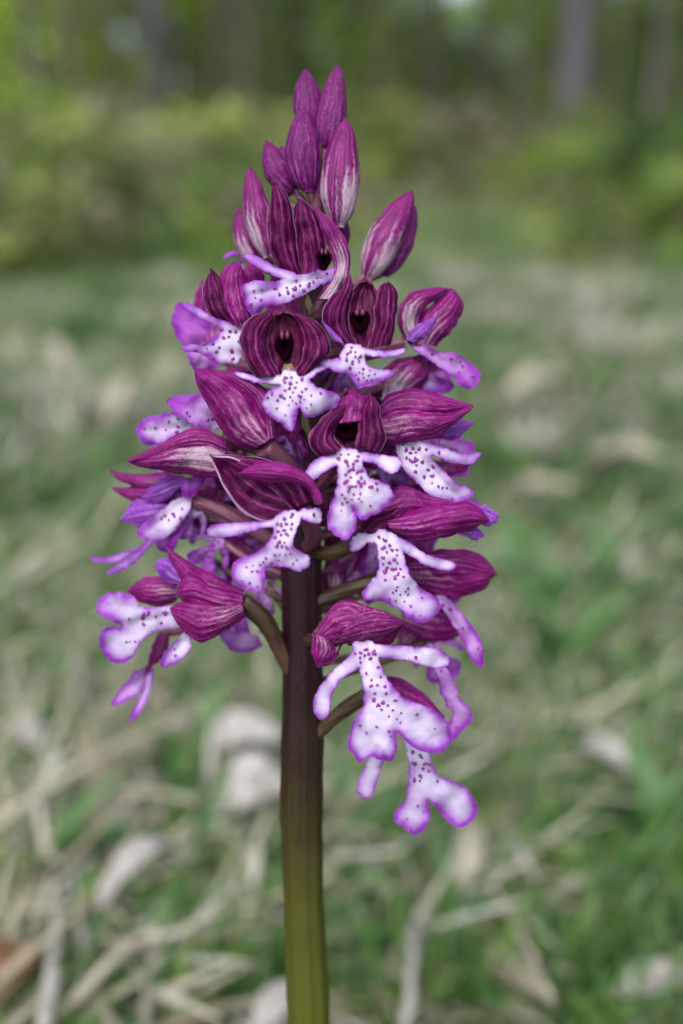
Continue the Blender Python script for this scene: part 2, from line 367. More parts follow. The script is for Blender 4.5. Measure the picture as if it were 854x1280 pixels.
# flower: a mesh (its ovary and stalk) that parents its sepals, petals, lip and throat
class Flower:
    def __init__(s, kind, ped, d, rad=8, mat='ped_brown', label=None):
        # ped: list of (x, y, d) from the stem to the hood
        pp = resample(crom(ped, 6), 14)
        pts = [P(*q) for q in pp]
        s.org = pts[0]; s.d = d
        if isinstance(rad, (int, float)): rad = (rad * 0.95, rad * 0.62, rad * 0.85, rad * 0.9)
        rr = np.interp(np.linspace(0, 1, 14), np.linspace(0, 1, len(rad)), rad) * KPX
        V, F, U = tube_geo(pts, list(rr), 24, 6, 0.13, twist=2.5)
        s.o = build_part(kind, V, F, M[mat], s.org, orchid, BASE, uv=U)
        if label: s.o['label'] = label

    def sepal(s, A, B, mat, bulge=12, dd=0, tip=0, name='sepal', back=0, ridge=0.9, thick=2.2, flip=False):
        """A, B: the two edges from base to tip (x, y[, d]); dd depth at base, tip depth at tip, both beyond the flower's own"""
        NU, NV = 44, 28
        def prep(E):
            E = [(e[0], e[1], e[2] if len(e) > 2 else 0) for e in E]
            return resample(crom(E, 8), NU)
        a, b = prep(A), prep(B)
        seed = Vector((a[5][0] * 0.1, a[5][1] * 0.1, 3))
        def surf(bl, shrink=0.0):
            pts, uv = [], []
            for i in range(NU):
                u = i / (NU - 1); wd = np.linalg.norm(a[i][:2] - b[i][:2])
                env = min(1.0, (wd / 26.0)) 
                for j in range(NV):
                    v = j / (NV - 1)
                    v2 = shrink + (1 - 2 * shrink) * v
                    q = a[i] * (1 - v2) + b[i] * v2
                    prof = math.sin(math.pi * v) ** 0.75
                    d = s.d + dd + tip * u + q[2] + bl * prof * env
                    nz = noise.noise(Vector((q[0] * 0.05, q[1] * 0.05, 0)) + seed)
                    d += nz * 5.0 * env + ridge * 0.6 * math.cos(v * 5 * 2 * math.pi + 2 * noise.noise(Vector((u * 3, v * 2, 3)) + seed)) * env * prof * (0.4 + 1.2 * abs(noise.noise(Vector((u * 4, v * 3, 9)) + seed)))
                    ex = noise.noise(Vector((u * 7, v * 2, 7)) + seed) * 3.0 * (1 - prof)
                    pts.append(P(q[0] + ex, q[1] + ex, d)); uv.append((u, v))
            return pts, uv
        F = [(i * NV + j, i * NV + j + 1, (i + 1) * NV + j + 1, (i + 1) * NV + j) for i in range(NU - 1) for j in range(NV - 1)]
        V, U = surf(bulge)
        o = build_part(name, V, F, M[mat], s.org, s.o, s.org, uv=U, thick=thick)
        if back:
            V, U = surf(-back, 0.03)
            build_part(name, V, F, M[mat], s.org, s.o, s.org, uv=U, thick=thick)
        return s

    def lip(s, polys, base, tipp, dd=0, tip=0, bow=6, mat='lip', rim=7.0, spots=26, armdrop=10, name='lip', spotr=2.3, curl=5, seed=1, lobes=True):
        """polys[0] is the body, the others the arms; the edge is violet pigment"""
        rs = random.Random(seed * 31 + int(base[0]))
        st = 2.2
        loops = []
        for pl in polys:
            c = crom(pl, 8, True); L = np.linalg.norm(np.diff(np.vstack([c, c[:1]]), axis=0), axis=1).sum()
            c = resample(c, max(12, int(L / st)), True)
            ctr = c.mean(0)
            for k in range(len(c)):
                f = noise.noise(Vector((c[k][0] * 0.13, c[k][1] * 0.13, seed))) * 2.6 + noise.noise(Vector((c[k][0] * 0.4, c[k][1] * 0.4, seed))) * 1.7
                dv = c[k] - ctr; c[k] = c[k] + dv / (np.linalg.norm(dv) + 1e-6) * f
            loops.append(c)
        def inside(pt, c):
            x, y = pt[:, 0][:, None], pt[:, 1][:, None]
            x1, y1 = c[:, 0][None], c[:, 1][None]; c2 = np.roll(c, -1, 0); x2, y2 = c2[:, 0][None], c2[:, 1][None]
            cond = ((y1 > y) != (y2 > y)) & (x < (x2 - x1) * (y - y1) / (y2 - y1 + 1e-12) + x1)
            return cond.sum(1) % 2 == 1
        allp = np.vstack(loops); lo, hi = allp.min(0), allp.max(0)
        g = np.array([(x + (0 if int((y - lo[1]) / st) % 2 else st / 2), y) for y in np.arange(lo[1], hi[1], st) for x in np.arange(lo[0], hi[0], st)])
        ins = np.zeros(len(g), bool)
        for c in loops: ins |= inside(g, c)
        g = g[ins]
        dmin = np.sqrt(((g[:, None] - allp[None]) ** 2).sum(2)).min(1); g = g[dmin > 1.3]
        verts = [Vector(p) for p in allp] + [Vector(p) for p in g]
        edges = []; o0 = 0
        for c in loops:
            edges += [(o0 + k, o0 + (k + 1) % len(c)) for k in range(len(c))]; o0 += len(c)
        vo, eo, fo, *_ = geometry.delaunay_2d_cdt(verts, edges, [], 0, 1e-4)
        vo = np.array([tuple(v) for v in vo])
        cen = np.array([vo[list(f)].mean(0) for f in fo]); keep = np.zeros(len(fo), bool)
        for c in loops: keep |= inside(cen, c)
        fo = [tuple(f) for f, k in zip(fo, keep) if k]
        used = sorted({i for f in fo for i in f}); remap = {o: i for i, o in enumerate(used)}
        fo = [tuple(remap[i] for i in f) for f in fo]; vo = vo[used]
        bp = []
        for i, c in enumerate(loops):
            m = np.ones(len(c), bool)
            for j, c2 in enumerate(loops):
                if i != j: m &= ~inside(c, c2)
            bp.append(c[m])
        bp = np.vstack(bp)
        def bdist(q): return np.sqrt(((q[:, None] - bp[None]) ** 2).sum(2)).min(1)
        dist = bdist(vo)
        ax = np.array(tipp, float) - np.array(base, float); al2 = (ax ** 2).sum(); body = loops[0]
        def depth(q, dist_):
            t = (q - np.array(base)) @ ax / al2
            tc = np.clip(t, -0.3, 1.2)
            d = s.d + dd + tip * tc + bow * np.sin(np.pi * np.clip(tc, 0, 1))
            inb = inside(q, body); db = np.sqrt(((q[:, None] - body[None]) ** 2).sum(2)).min(1)
            d = d - np.where(inb, 0, np.minimum(db, 50) / 50 * armdrop)
            d = d - 0.15 * curl * np.exp(-dist_ / 5.0)
            nn = np.array([noise.noise(Vector((p[0] * 0.045, p[1] * 0.045, seed * 1.7))) for p in q])
            n2 = np.array([noise.noise(Vector((p[0] * 0.14, p[1] * 0.14, seed * 3.1))) for p in q])
            n3 = np.array([noise.noise(Vector((p[0] * 0.09, p[1] * 0.09, seed * 5.3))) for p in q])
            px_ = np.array([-ax[1], ax[0]]) / math.sqrt(al2); qq = (q - np.array(base)) @ px_
            d = d - 2.6 * np.exp(-(qq / 5.0) ** 2) * np.where(inb, 1, 0) - 9 * (np.abs(qq) / 45) ** 1.5 * np.clip(tc, 0, 1)
            return d + nn * 7 + n2 * 0.7 + n3 * 3 * np.exp(-dist_ / 9.0)
        dz = depth(vo, dist)
        pts = [P(p[0], p[1], d) for p, d in zip(vo, dz)]
        tq = np.clip((vo - np.array(base)) @ ax / al2, 0, 1.1)
        wn = np.array([noise.noise(Vector((p[0] * 0.05, p[1] * 0.05, seed * 2.3))) for p in vo])
        rw = 1.25 * rim * (0.50 + 1.1 * tq ** 1.5 + 0.9 * wn); rw = np.where(inside(vo, body), rw, rw * 1.1)
        rimv = np.exp(-dist / np.clip(rw, 1.6, 30)) * np.where(inside(vo, body), np.clip(0.50 + 0.5 * tq + 0.4 * wn, 0, 1), 0.78); faces = list(fo); nbase = len(faces)
        # spots: little raised tufts, thick along the middle, finer on the lobes
        cand = []; spots = int(spots * 0.7)
        lobe_t = 0.5
        tries = 0
        while len(cand) < spots and tries < 9000:
            tries += 1
            p = np.array([rs.uniform(lo[0], hi[0]), rs.uniform(lo[1], hi[1])])
            if not inside(p[None], body)[0]:
                if rs.random() < 0.8 or not any(inside(p[None], c)[0] for c in loops[1:]): continue
            dd_ = bdist(p[None])[0]
            if dd_ < 3.2: continue
            t = (p - np.array(base)) @ ax / al2
            if t > 0.62 and rs.random() < 0.6: continue
            if dd_ < 6.5 and rs.random() < 0.8: continue
            qa = abs((p - np.array(base)) @ np.array([-ax[1], ax[0]])) / math.sqrt(al2)
            if rs.random() > math.exp(-(qa / 17.0) ** 2) + 0.12: continue
            if any(np.linalg.norm(p - c[0]) < (5.2 if t < 0.6 else 4.5) for c in cand): continue
            r = spotr * rs.choice([0.45, 0.6, 0.75, 0.9, 1.1]) * (0.86 if t < 0.62 else 0.42)
            cand.append((p, r))
        rimv = list(rimv); npt = len(pts); sf = []
        sidx = []
        for p, r in cand:
            blobs = [(p, r)] + ([(p + np.array([rs.uniform(-1, 1), rs.uniform(-1, 1)]) * r * 1.1, r * 0.75)] if rs.random() < 0.75 else []) + ([(p + np.array([rs.uniform(-1, 1), rs.uniform(-1, 1)]) * r * 1.6, r * 0.45)] if rs.random() < 0.5 else [])
            for c, rr in blobs:
                e1 = rs.uniform(0.65, 1.35); ph = rs.uniform(0, 6); K = 9
                ring = [c + np.array([math.cos(6.283 * k / K + ph) * rr * e1, math.sin(6.283 * k / K + ph) * rr / e1]) * rs.uniform(0.995, 1.005) for k in range(K)]
                ring = [c + (q - c) * rs.uniform(0.65, 1.25) for q in ring]
                mid = [c + (q - c) * 0.6 for q in ring]
                allq = np.array(ring + mid + [c]); dq = depth(allq, bdist(allq))
                off = [0.6] * K + [2.0] * K + [2.5]
                b0 = len(pts)
                pts += [P(q[0], q[1], d + f) for q, d, f in zip(allq, dq, off)]; rimv += [0] * len(allq)
                for k in range(K):
                    k2 = (k + 1) % K
                    sf.append((b0 + k, b0 + k2, b0 + K + k2, b0 + K + k)); sf.append((b0 + K + k, b0 + K + k2, b0 + 2 * K))
        faces += sf
        o = build_part(name, pts, faces, None, s.org, s.o, s.org, attrs={'rim': rimv}, thick=1.3, mats=[M[mat], M['spot']])
        mi = np.zeros(len(faces), np.int32); mi[nbase:] = 1; o.data.polygons.foreach_set('material_index', mi)
        return s

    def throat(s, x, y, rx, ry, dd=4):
        """a shallow maroon funnel, the shade of a deep hole painted in as near-black"""
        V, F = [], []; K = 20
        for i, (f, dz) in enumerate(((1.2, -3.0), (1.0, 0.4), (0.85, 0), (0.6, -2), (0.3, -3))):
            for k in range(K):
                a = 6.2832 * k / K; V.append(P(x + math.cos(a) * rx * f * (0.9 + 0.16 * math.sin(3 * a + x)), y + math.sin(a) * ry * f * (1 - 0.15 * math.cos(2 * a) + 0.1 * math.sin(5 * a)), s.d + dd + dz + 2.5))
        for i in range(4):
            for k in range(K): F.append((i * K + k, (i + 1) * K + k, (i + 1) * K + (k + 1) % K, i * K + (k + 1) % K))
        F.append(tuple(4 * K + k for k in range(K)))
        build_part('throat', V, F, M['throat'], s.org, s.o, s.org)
        V, F, N = [], [], 9
        for sx in (-1, 1):
            b0 = len(V)
            for i in range(N):
                ph = math.pi * (i + 0.02) / (N - 1 + 0.04)
                for k in range(10):
                    a = 6.2832 * k / 10
                    V.append(P(x + sx * rx * 0.30 + math.sin(ph) * math.cos(a) * rx * 0.28, y - ry * 0.92 - math.cos(ph) * ry * 0.42, s.d + dd + 2.5 + 3 * math.sin(ph) * math.sin(a)))
            F += [(b0 + i * 10 + k, b0 + i * 10 + (k + 1) % 10, b0 + (i + 1) * 10 + (k + 1) % 10, b0 + (i + 1) * 10 + k) for i in range(N - 1) for k in range(10)]
        build_part('column', V, F, M['column'], s.org, s.o, s.org)
        return s

def bud(axis, wid, d, mat='bud', sep=True, label=None, flat=0.8):
    """a closed bud: three sepals folded to a pointed pod, seams sunk between them; axis from base to tip"""
    y0 = axis[0][1]
    f = Flower('bud', [(stem_c(y0 + 22), y0 + 22, 0), (axis[0][0] * 0.6 + stem_c(y0 + 12) * 0.4, y0 + 10, d * 0.6), (axis[0][0], axis[0][1] - 4, d)], d, rad=5, mat='ped_pink', label=label)
    NU, K = 40, 14
    c = resample(crom(axis, 8), NU)
    for third in range(3):
        V, U, F = [], [], []
        a0 = third * 2 * math.pi / 3 + math.pi / 6 + (0.35 if axis[0][0] > 400 else -0.3)
        for i in range(NU):
            u = i / (NU - 1)
            r = wid / 2 * (math.sin(math.pi * min(1, u * 1.0) ** 0.80) ** 0.68 * 0.97 + 0.03) * (1 + 0.06 * noise.noise(Vector((u * 5, wid, third)))) * (1 if u < 0.97 else 0.6)
            if u < 0.12: r = max(r, wid * 0.16)
            t = c[min(i + 1, NU - 1)] - c[max(i - 1, 0)]; t = t / np.linalg.norm(t); nrm = np.array([-t[1], t[0]])
            for j in range(K):
                v = j / (K - 1); an = a0 + (v - 0.5) * (2 * math.pi / 3 + 0.30)
                rr = r * (0.87 + 0.13 * math.sin(math.pi * v) ** 0.6 + 0.02 * v)
                q = c[i] + nrm * math.cos(an) * rr
                nz = noise.noise(Vector((q[0] * .06, q[1] * .06, third))) * 1.2
                V.append(P(q[0] + nz, q[1], d + math.sin(an) * rr * flat)); U.append((u, v))
        F = [(i * K + j, i * K + j + 1, (i + 1) * K + j + 1, (i + 1) * K + j) for i in range(NU - 1) for j in range(K - 1)]
        build_part('sepal', V, F, M[mat], f.org, f.o, f.org, uv=U, thick=1.0)
    return f

# ------------------------------------------------------------------ buds
bud([(386, 165), (384, 125), (382, 86)], 36, -22, label='topmost left bud of the spike, plain magenta')
bud([(408, 190), (415, 140), (423, 82)], 37, -14, label='topmost right bud of the spike')
bud([(385, 240), (378, 195), (379, 134)], 44, 12)
bud([(369, 242), (346, 212), (333, 176)], 34, -16)
bud([(423, 284), (426, 225), (432, 148)], 49, 14, 'outer_pale', label='bud with a white striped belly')
bud([(335, 322), (322, 270), (312, 209)], 34, 6, 'outer_pale')
bud([(325, 332), (310, 300), (297, 261)], 34, -14, 'outer_pale')
bud([(458, 350), (482, 298), (516, 238)], 44, 0, 'outer_pale', label='bud standing off to the right, white-bellied')
bud([(480, 345), (502, 300), (519, 258)], 34, -22, 'bud')
bud([(418, 320), (424, 300), (430, 270)], 26, -14, 'bud')

bud([(402, 215), (403, 180), (400, 142)], 34, -26)
bud([(352, 250), (356, 215), (352, 182)], 32, -26)
bud([(404, 262), (398, 232), (396, 198)], 30, -4, 'bud')
bud([(346, 330), (338, 296), (334, 262)], 36, -10, 'outer_half')
# ------------------------------------------------------------------ open flowers
f = Flower('flower', [(388, 400, 0), (405, 385, 30), (420, 350, 48)], 55, (8, 11, 10), 'ped_pink')
f.sepal([(360, 343), (346, 329), (337, 305), (336, 261), (342, 230)], [(376, 343), (370, 310), (366, 275), (358, 243), (342, 230)], 'inner', 14, -4, 6, back=10)
f.sepal([(370, 343), (366, 310), (366, 275), (374, 248)], [(404, 345), (408, 320), (402, 285), (391, 262), (374, 248)], 'inner', 8, -8, 4, back=8)
f.sepal([(396, 374), (408, 358), (417, 335), (408, 300), (390, 256)], [(420, 374), (436, 344), (436, 312), (420, 283), (390, 256)], 'outer_pale', 7, 2, 2, back=6)
f.throat(405, 325, 8, 11, 2)
f.lip([[(398, 340), (380, 343), (365, 345), (342, 352), (320, 351), (306, 356), (304, 368), (307, 380), (313, 394), (322, 393), (334, 382), (350, 381), (370, 374), (388, 364), (402, 354)],
       [(370, 342), (345, 334), (320, 320), (308, 317), (306, 322), (318, 332), (340, 344), (362, 351)],
       [(396, 338), (408, 338), (419, 335), (420, 345), (412, 352), (400, 354)]], (398, 346), (308, 372), 12, 8, 8, rim=8, spots=26, seed=2)

f = Flower('flower', [(387, 440, 0), (350, 430, 40), (306, 408, 60)], 62, 8, 'ped_pink')
f.sepal([(284, 408), (264, 392), (254, 368), (257, 348), (264, 336)], [(300, 408), (288, 385), (280, 355), (264, 336)], 'inner', 12, 0, -4, back=10)
f.sepal([(292, 408), (276, 380), (276, 350), (284, 334), (300, 330)], [(312, 404), (313, 380), (308, 352), (300, 330)], 'outer', 13, 2, -4, back=10)
f.sepal([(296, 405), (298, 380), (300, 350), (312, 328)], [(316, 398), (326, 372), (330, 345), (312, 328)], 'outer', 7, -12, -8, back=6)
f.lip([[(305, 406), (290, 408), (275, 416), (262, 425), (250, 431), (238, 430), (227, 434), (232, 439), (248, 441), (259, 447), (274, 455), (286, 454), (299, 452), (305, 432), (308, 418)],
       [(290, 404), (270, 398), (250, 386), (234, 379), (230, 382), (240, 392), (262, 405), (284, 413)]], (304, 410), (240, 442), 8, 6, 6, rim=9, spots=18, seed=3)

f = Flower('flower', [(386, 480, 0), (375, 478, 50), (360, 462, 90)], 100, 8, 'ped_green')
f.sepal([(345, 470), (338, 440), (335, 415), (342, 396), (355, 389)], [(372, 470), (380, 440), (378, 412), (370, 396), (355, 389)], 'inner_pink', -12, -6, 0, back=0, ridge=1.5)
f.sepal([(320, 470), (308, 452), (302, 432), (303, 412), (314, 397), (338, 389)], [(350, 471), (338, 448), (334, 425), (338, 408), (342, 397), (338, 389)], 'inner', 13, -4, 0, ridge=1.8)
f.sepal([(366, 471), (378, 448), (381, 425), (377, 408), (368, 392)], [(386, 468), (402, 452), (412, 436), (407, 417), (391, 400), (368, 392)], 'inner', 13, -4, -2, ridge=1.8)
f.sepal([(330, 420), (334, 404), (345, 392)], [(382, 420), (378, 402), (345, 392)], 'outer', -16, -8, -6)
f.throat(356, 432, 11, 14, -11)
f.lip([[(354, 464), (352, 482), (340, 487), (330, 496), (330, 511), (338, 521), (350, 528), (364, 539), (370, 525), (374, 508), (381, 521), (394, 521), (408, 513), (421, 508), (425, 498), (420, 491), (406, 488), (394, 481), (384, 470), (378, 465)],
       [(358, 469), (340, 470), (320, 470), (304, 466), (293, 465), (300, 472), (322, 479), (345, 481), (358, 478)],
       [(380, 466), (388, 463), (400, 458), (410, 456), (411, 460), (398, 467), (388, 474)]], (366, 466), (372, 520), 4, 12, 6, rim=5, spots=44, seed=4, spotr=1.9)

f = Flower('flower', [(387, 450, 0), (412, 445, 50), (444, 430, 82)], 90, 8, 'ped_pink')
f.sepal([(440, 434), (434, 405), (434, 375), (446, 357), (459, 350)], [(466, 434), (472, 408), (472, 378), (468, 360), (459, 350)], 'inner_pink', -10, -6, 0, ridge=1.4)
f.sepal([(428, 428), (412, 416), (403, 398), (410, 378), (424, 362), (437, 343)], [(446, 434), (436, 410), (436, 385), (441, 362), (437, 343)], 'inner', 11, -4, -2, ridge=1.8)
f.sepal([(460, 434), (469, 405), (470, 375), (476, 358), (486, 353)], [(486, 432), (494, 405), (497, 380), (495, 363), (486, 353)], 'inner', 11, -2, -2, ridge=1.8)
f.sepal([(440, 400), (446, 372), (459, 351)], [(472, 400), (476, 372), (459, 351)], 'outer', -16, -10, -8)
f.throat(450, 401, 12, 11, -9)
f.sepal([(430, 431), (415, 420), (403, 402)], [(426, 424), (412, 410), (403, 402)], 'violet', 3, 10, 0, name='petal')
f.lip([[(436, 430), (430, 436), (424, 444), (428, 456), (432, 467), (441, 473), (449, 485), (458, 484), (466, 481), (480, 475), (491, 468), (486, 462), (472, 462), (461, 458), (456, 448), (455, 438), (450, 431)],
       [(430, 450), (412, 449), (395, 451), (393, 456), (408, 460), (430, 466)],
       [(452, 435), (470, 438), (490, 438), (507, 435), (504, 442), (494, 446), (476, 447), (456, 443)]], (444, 431), (456, 482), 6, 10, 6, rim=5, spots=30, seed=5, spotr=2.0)

f = Flower('flower', [(386, 460, 0), (440, 450, -5), (505, 428, 5)], 8, 8, 'ped_pink')
f.sepal([(506, 425), (498, 400), (502, 378), (520, 364), (545, 360), (560, 361)], [(528, 428), (525, 405), (535, 382), (560, 361)], 'outer_pale', 10, 4, 0, back=10)
f.sepal([(510, 430), (520, 405), (540, 380), (562, 362), (572, 368)], [(545, 432), (566, 410), (579, 386), (572, 368)], 'outer_half', 14, 0, -6, back=10)
f.sepal([(508, 424), (520, 408), (545, 396)], [(516, 428), (536, 415), (545, 396)], 'violet', 5, 16, 0, name='petal')
f.lip([[(516, 426), (532, 431), (550, 440), (566, 442), (580, 448), (592, 458), (600, 466), (598, 480), (588, 486), (576, 483), (566, 472), (546, 456), (526, 443), (515, 434)]], (518, 430), (594, 478), 14, -6, 6, mat='lip_v', rim=8, spots=9, seed=6)
f.lip([[(500, 470), (525, 468), (548, 470), (565, 478), (562, 490), (545, 492), (520, 488), (500, 482)]], (500, 476), (565, 484), -24, -6, 4, mat='lip_vv', rim=8, spots=0, seed=16)

# broad pale back of a lip below it
f = Flower('flower', [(384, 500, 0), (430, 500, -4), (478, 480, 4)], -4, 9, 'ped_pink')
f.sepal([(470, 500), (474, 470), (492, 452), (530, 444)], [(500, 502), (520, 490), (535, 470), (530, 444)], 'outer_pale', 16, 0, 0, back=10)
f.lip([[(518, 462), (545, 470), (560, 480), (556, 492), (530, 490), (512, 480)]], (518, 470), (560, 486), -8, -4, 4, mat='lip_v', spots=0, seed=26)

f = Flower('flower', [(382, 600, 0), (362, 585, 50), (330, 556, 78)], 78, (9, 10, 14), 'ped_pink')
f.sepal([(318, 560), (296, 555), (278, 538), (260, 505), (247, 480), (244, 461)], [(344, 546), (334, 516), (310, 484), (280, 466), (244, 461)], 'outer_half', 20, 0, 4, back=18)
f.sepal([(330, 552), (326, 520), (306, 490), (262, 462)], [(346, 545), (343, 515), (332, 488), (300, 468), (262, 462)], 'outer', 12, 10, 0)
f = Flower('flower', [(383, 570, 0), (330, 565, 10), (278, 545, 24)], 22, 8, 'ped_pink')
f.lip([[(262, 536), (240, 540), (218, 548), (196, 556), (182, 555), (174, 545), (170, 536), (180, 524), (200, 518), (225, 514), (250, 520), (268, 528)]], (262, 530), (176, 540), 0, -4, 8, rim=9, spots=16, seed=7)
f.lip([[(275, 535), (258, 537), (240, 530), (222, 518), (209, 506), (212, 497), (232, 494), (255, 492), (266, 500), (274, 518)]], (272, 528), (212, 502), 14, 2, 8, rim=9, spots=6, seed=8, mat='lip_v')

f = Flower('flower', [(381, 620, 0), (335, 606, 20), (282, 575, 36)], 38, 9, 'ped_pink')
f.sepal([(275, 598), (245, 595), (212, 589), (180, 585), (160, 576)], [(284, 558), (262, 545), (230, 550), (196, 563), (160, 576)], 'outer_pale', 16, 4, 0, back=14)
f.sepal([(284, 570), (262, 560), (225, 562), (190, 573), (160, 577)], [(282, 548), (244, 535), (215, 547), (185, 563), (160, 577)], 'outer', 8, 12, 0, back=6)

f = Flower('flower', [(380, 690, 0), (392, 670, 50), (382, 640, 92)], 105, (9, 10, 9), 'ped_pink')
f.sepal([(362, 640), (338, 652), (318, 648), (298, 634), (277, 602), (263, 569)], [(398, 618), (372, 606), (335, 594), (300, 576), (263, 569)], 'inner', -10, -14, 4, ridge=1.6, back=0)
f.sepal([(366, 636), (334, 606), (300, 594), (285, 582), (263, 569)], [(400, 620), (380, 592), (342, 577), (302, 571), (263, 569)], 'inner', 10, -20, 0)
f.sepal([(396, 632), (388, 612), (366, 603), (330, 602), (299, 592)], [(404, 628), (396, 608), (382, 592), (355, 580), (325, 578), (299, 592)], 'outer', 13, 8, 4, ridge=1.4)
f.lip([[(344, 646), (341, 668), (330, 684), (312, 694), (296, 700), (289, 714), (293, 727), (305, 735), (325, 741), (331, 728), (331, 714), (340, 708), (358, 709), (374, 714), (386, 708), (388, 699), (382, 692), (370, 687), (366, 680), (370, 664), (378, 642), (362, 638)],
       [(348, 648), (330, 652), (300, 653), (268, 656), (259, 663), (262, 671), (280, 672), (305, 667), (330, 660), (350, 658)],
       [(374, 638), (388, 636), (400, 636), (404, 645), (398, 654), (386, 653), (376, 648)]], (362, 642), (345, 712), 10, 14, 8, rim=5, spots=52, seed=9, spotr=2.2)

f = Flower('flower', [(381, 620, 0), (400, 610, 60), (430, 562, 100)], 108, 8, 'ped_pink')
f.sepal([(424, 566), (414, 545), (416, 525), (424, 505), (436, 489)], [(452, 560), (458, 535), (456, 512), (450, 495), (436, 489)], 'inner_pink', -10, -10, -6, ridge=1.6)
f.sepal([(403, 572), (390, 560), (390, 543), (400, 527), (420, 512), (438, 500)], [(428, 560), (418, 548), (420, 533), (430, 518), (438, 500)], 'inner', 12, -2, -4, ridge=1.6)
f.sepal([(446, 556), (448, 535), (450, 512), (462, 492)], [(474, 566), (482, 550), (476, 525), (472, 505), (462, 492)], 'inner', 12, -2, -6, ridge=1.6)
f.sepal([(415, 530), (422, 505), (440, 486)], [(462, 525), (464, 500), (440, 486)], 'outer', 8, -6, -8, name='petal')
f.throat(432, 536, 15, 11, -9)
f.lip([[(421, 563), (422, 584), (421, 612), (412, 636), (409, 652), (416, 666), (432, 675), (444, 662), (446, 650), (441, 632), (450, 650), (468, 643), (482, 634), (491, 626), (490, 613), (480, 603), (464, 597), (455, 584), (450, 566), (436, 560)],
       [(424, 567), (408, 570), (394, 575), (384, 586), (379, 597), (385, 604), (396, 598), (408, 588), (424, 580)],
       [(450, 566), (466, 567), (484, 570), (500, 573), (502, 582), (494, 591), (482, 590), (468, 580), (452, 576)]], (436, 564), (440, 655), 8, 10, 6, rim=5, spots=52, seed=10, spotr=2.3)

f = Flower('flower', [(382, 590, 0), (430, 575, 20), (482, 540, 50)], 55, 9, 'ped_pink')
f.sepal([(474, 548), (490, 556), (515, 551), (548, 543), (572, 526), (591, 508)], [(474, 520), (500, 508), (535, 512), (565, 516), (591, 508)], 'outer_half', 16, 4, 0, back=16)
f.sepal([(473, 530), (500, 524), (540, 526), (570, 518), (591, 507)], [(474, 510), (486, 494), (512, 486), (548, 494), (591, 507)], 'outer', 13, 0, 0, back=12)
f.lip([[(494, 553), (497, 566), (506, 588), (525, 607), (542, 625), (558, 629), (578, 627), (592, 617), (584, 608), (572, 604), (558, 592), (545, 578), (533, 562), (522, 551), (506, 549)],
       [(520, 550), (548, 558), (580, 567), (600, 566), (597, 575), (586, 581), (565, 577), (540, 569), (522, 560)]], (506, 552), (574, 622), -4, 4, 6, rim=5, spots=34, seed=11, spotr=2.6)
f.sepal([(530, 572), (556, 580), (590, 580)], [(540, 590), (570, 592), (590, 580)], 'outer_half', 6, -20, -4)
f.sepal([(535, 530), (565, 524), (592, 528)], [(535, 546), (568, 548), (592, 528)], 'violet', 5, -26, -8, name='petal')

f = Flower('flower', [(379, 690, 0), (420, 690, 50), (462, 664, 84)], 92, (8, 9, 9), 'ped_brown')
f.sepal([(490, 664), (515, 676), (548, 672), (588, 662), (611, 650)], [(482, 650), (510, 640), (550, 630), (592, 631), (611, 650)], 'outer', 18, 0, -4, back=16, ridge=1.8)
f.sepal([(450, 662), (470, 655), (500, 650), (545, 640), (580, 632)], [(452, 650), (475, 628), (505, 609), (535, 620), (580, 632)], 'outer', 10, -6, -16, back=8)
f.sepal([(448, 664), (456, 648), (480, 638), (510, 634)], [(472, 668), (492, 668), (505, 655), (510, 634)], 'inner', 9, -2, 4)
f.sepal([(596, 638), (606, 632), (624, 645)], [(598, 652), (612, 658), (624, 645)], 'violet', 4, -14, 0, name='petal')
f.sepal([(580, 662), (595, 660), (605, 668)], [(582, 668), (594, 675), (605, 668)], 'violet', 4, -16, 0, name='petal')
f.lip([[(470, 665), (473, 698), (471, 716), (460, 731), (453, 741), (457, 749), (474, 751), (488, 758), (502, 762), (509, 771), (525, 779), (542, 772), (551, 760), (546, 747), (530, 738), (516, 724), (507, 702), (500, 675), (486, 664)],
       [(474, 668), (458, 665), (445, 668), (437, 679), (438, 688), (449, 688), (460, 680), (474, 678)],
       [(496, 672), (512, 679), (530, 691), (548, 697), (568, 703), (569, 711), (552, 713), (534, 707), (514, 696), (498, 684)]], (485, 666), (500, 758), 8, 12, 8, rim=5.5, spots=50, seed=12, spotr=2.6)

f = Flower('flower', [(378, 760, 0), (440, 735, 10), (510, 715, 14)], 12, (8, 9, 10), 'ped_brown')
f.sepal([(508, 722), (530, 738), (565, 746), (598, 740), (621, 717)], [(506, 706), (530, 694), (562, 687), (600, 694), (621, 717)], 'outer_half', 18, 0, 0, back=16)
f.sepal([(512, 716), (545, 722), (590, 722), (621, 717)], [(520, 698), (550, 688), (590, 690), (621, 717)], 'outer', 9, 14, 0)
f.lip([[(548, 742), (560, 748), (576, 764), (592, 784), (603, 806), (604, 832), (596, 831), (588, 822), (574, 795), (556, 765), (545, 752)]], (550, 746), (600, 830), 6, 8, 5, rim=6.5, spots=8, seed=13, mat='lip_v')
f.sepal([(500, 750), (525, 745), (560, 750), (580, 775)], [(505, 785), (535, 800), (565, 798), (580, 775)], 'outer_half', 8, -34, -6, back=6)

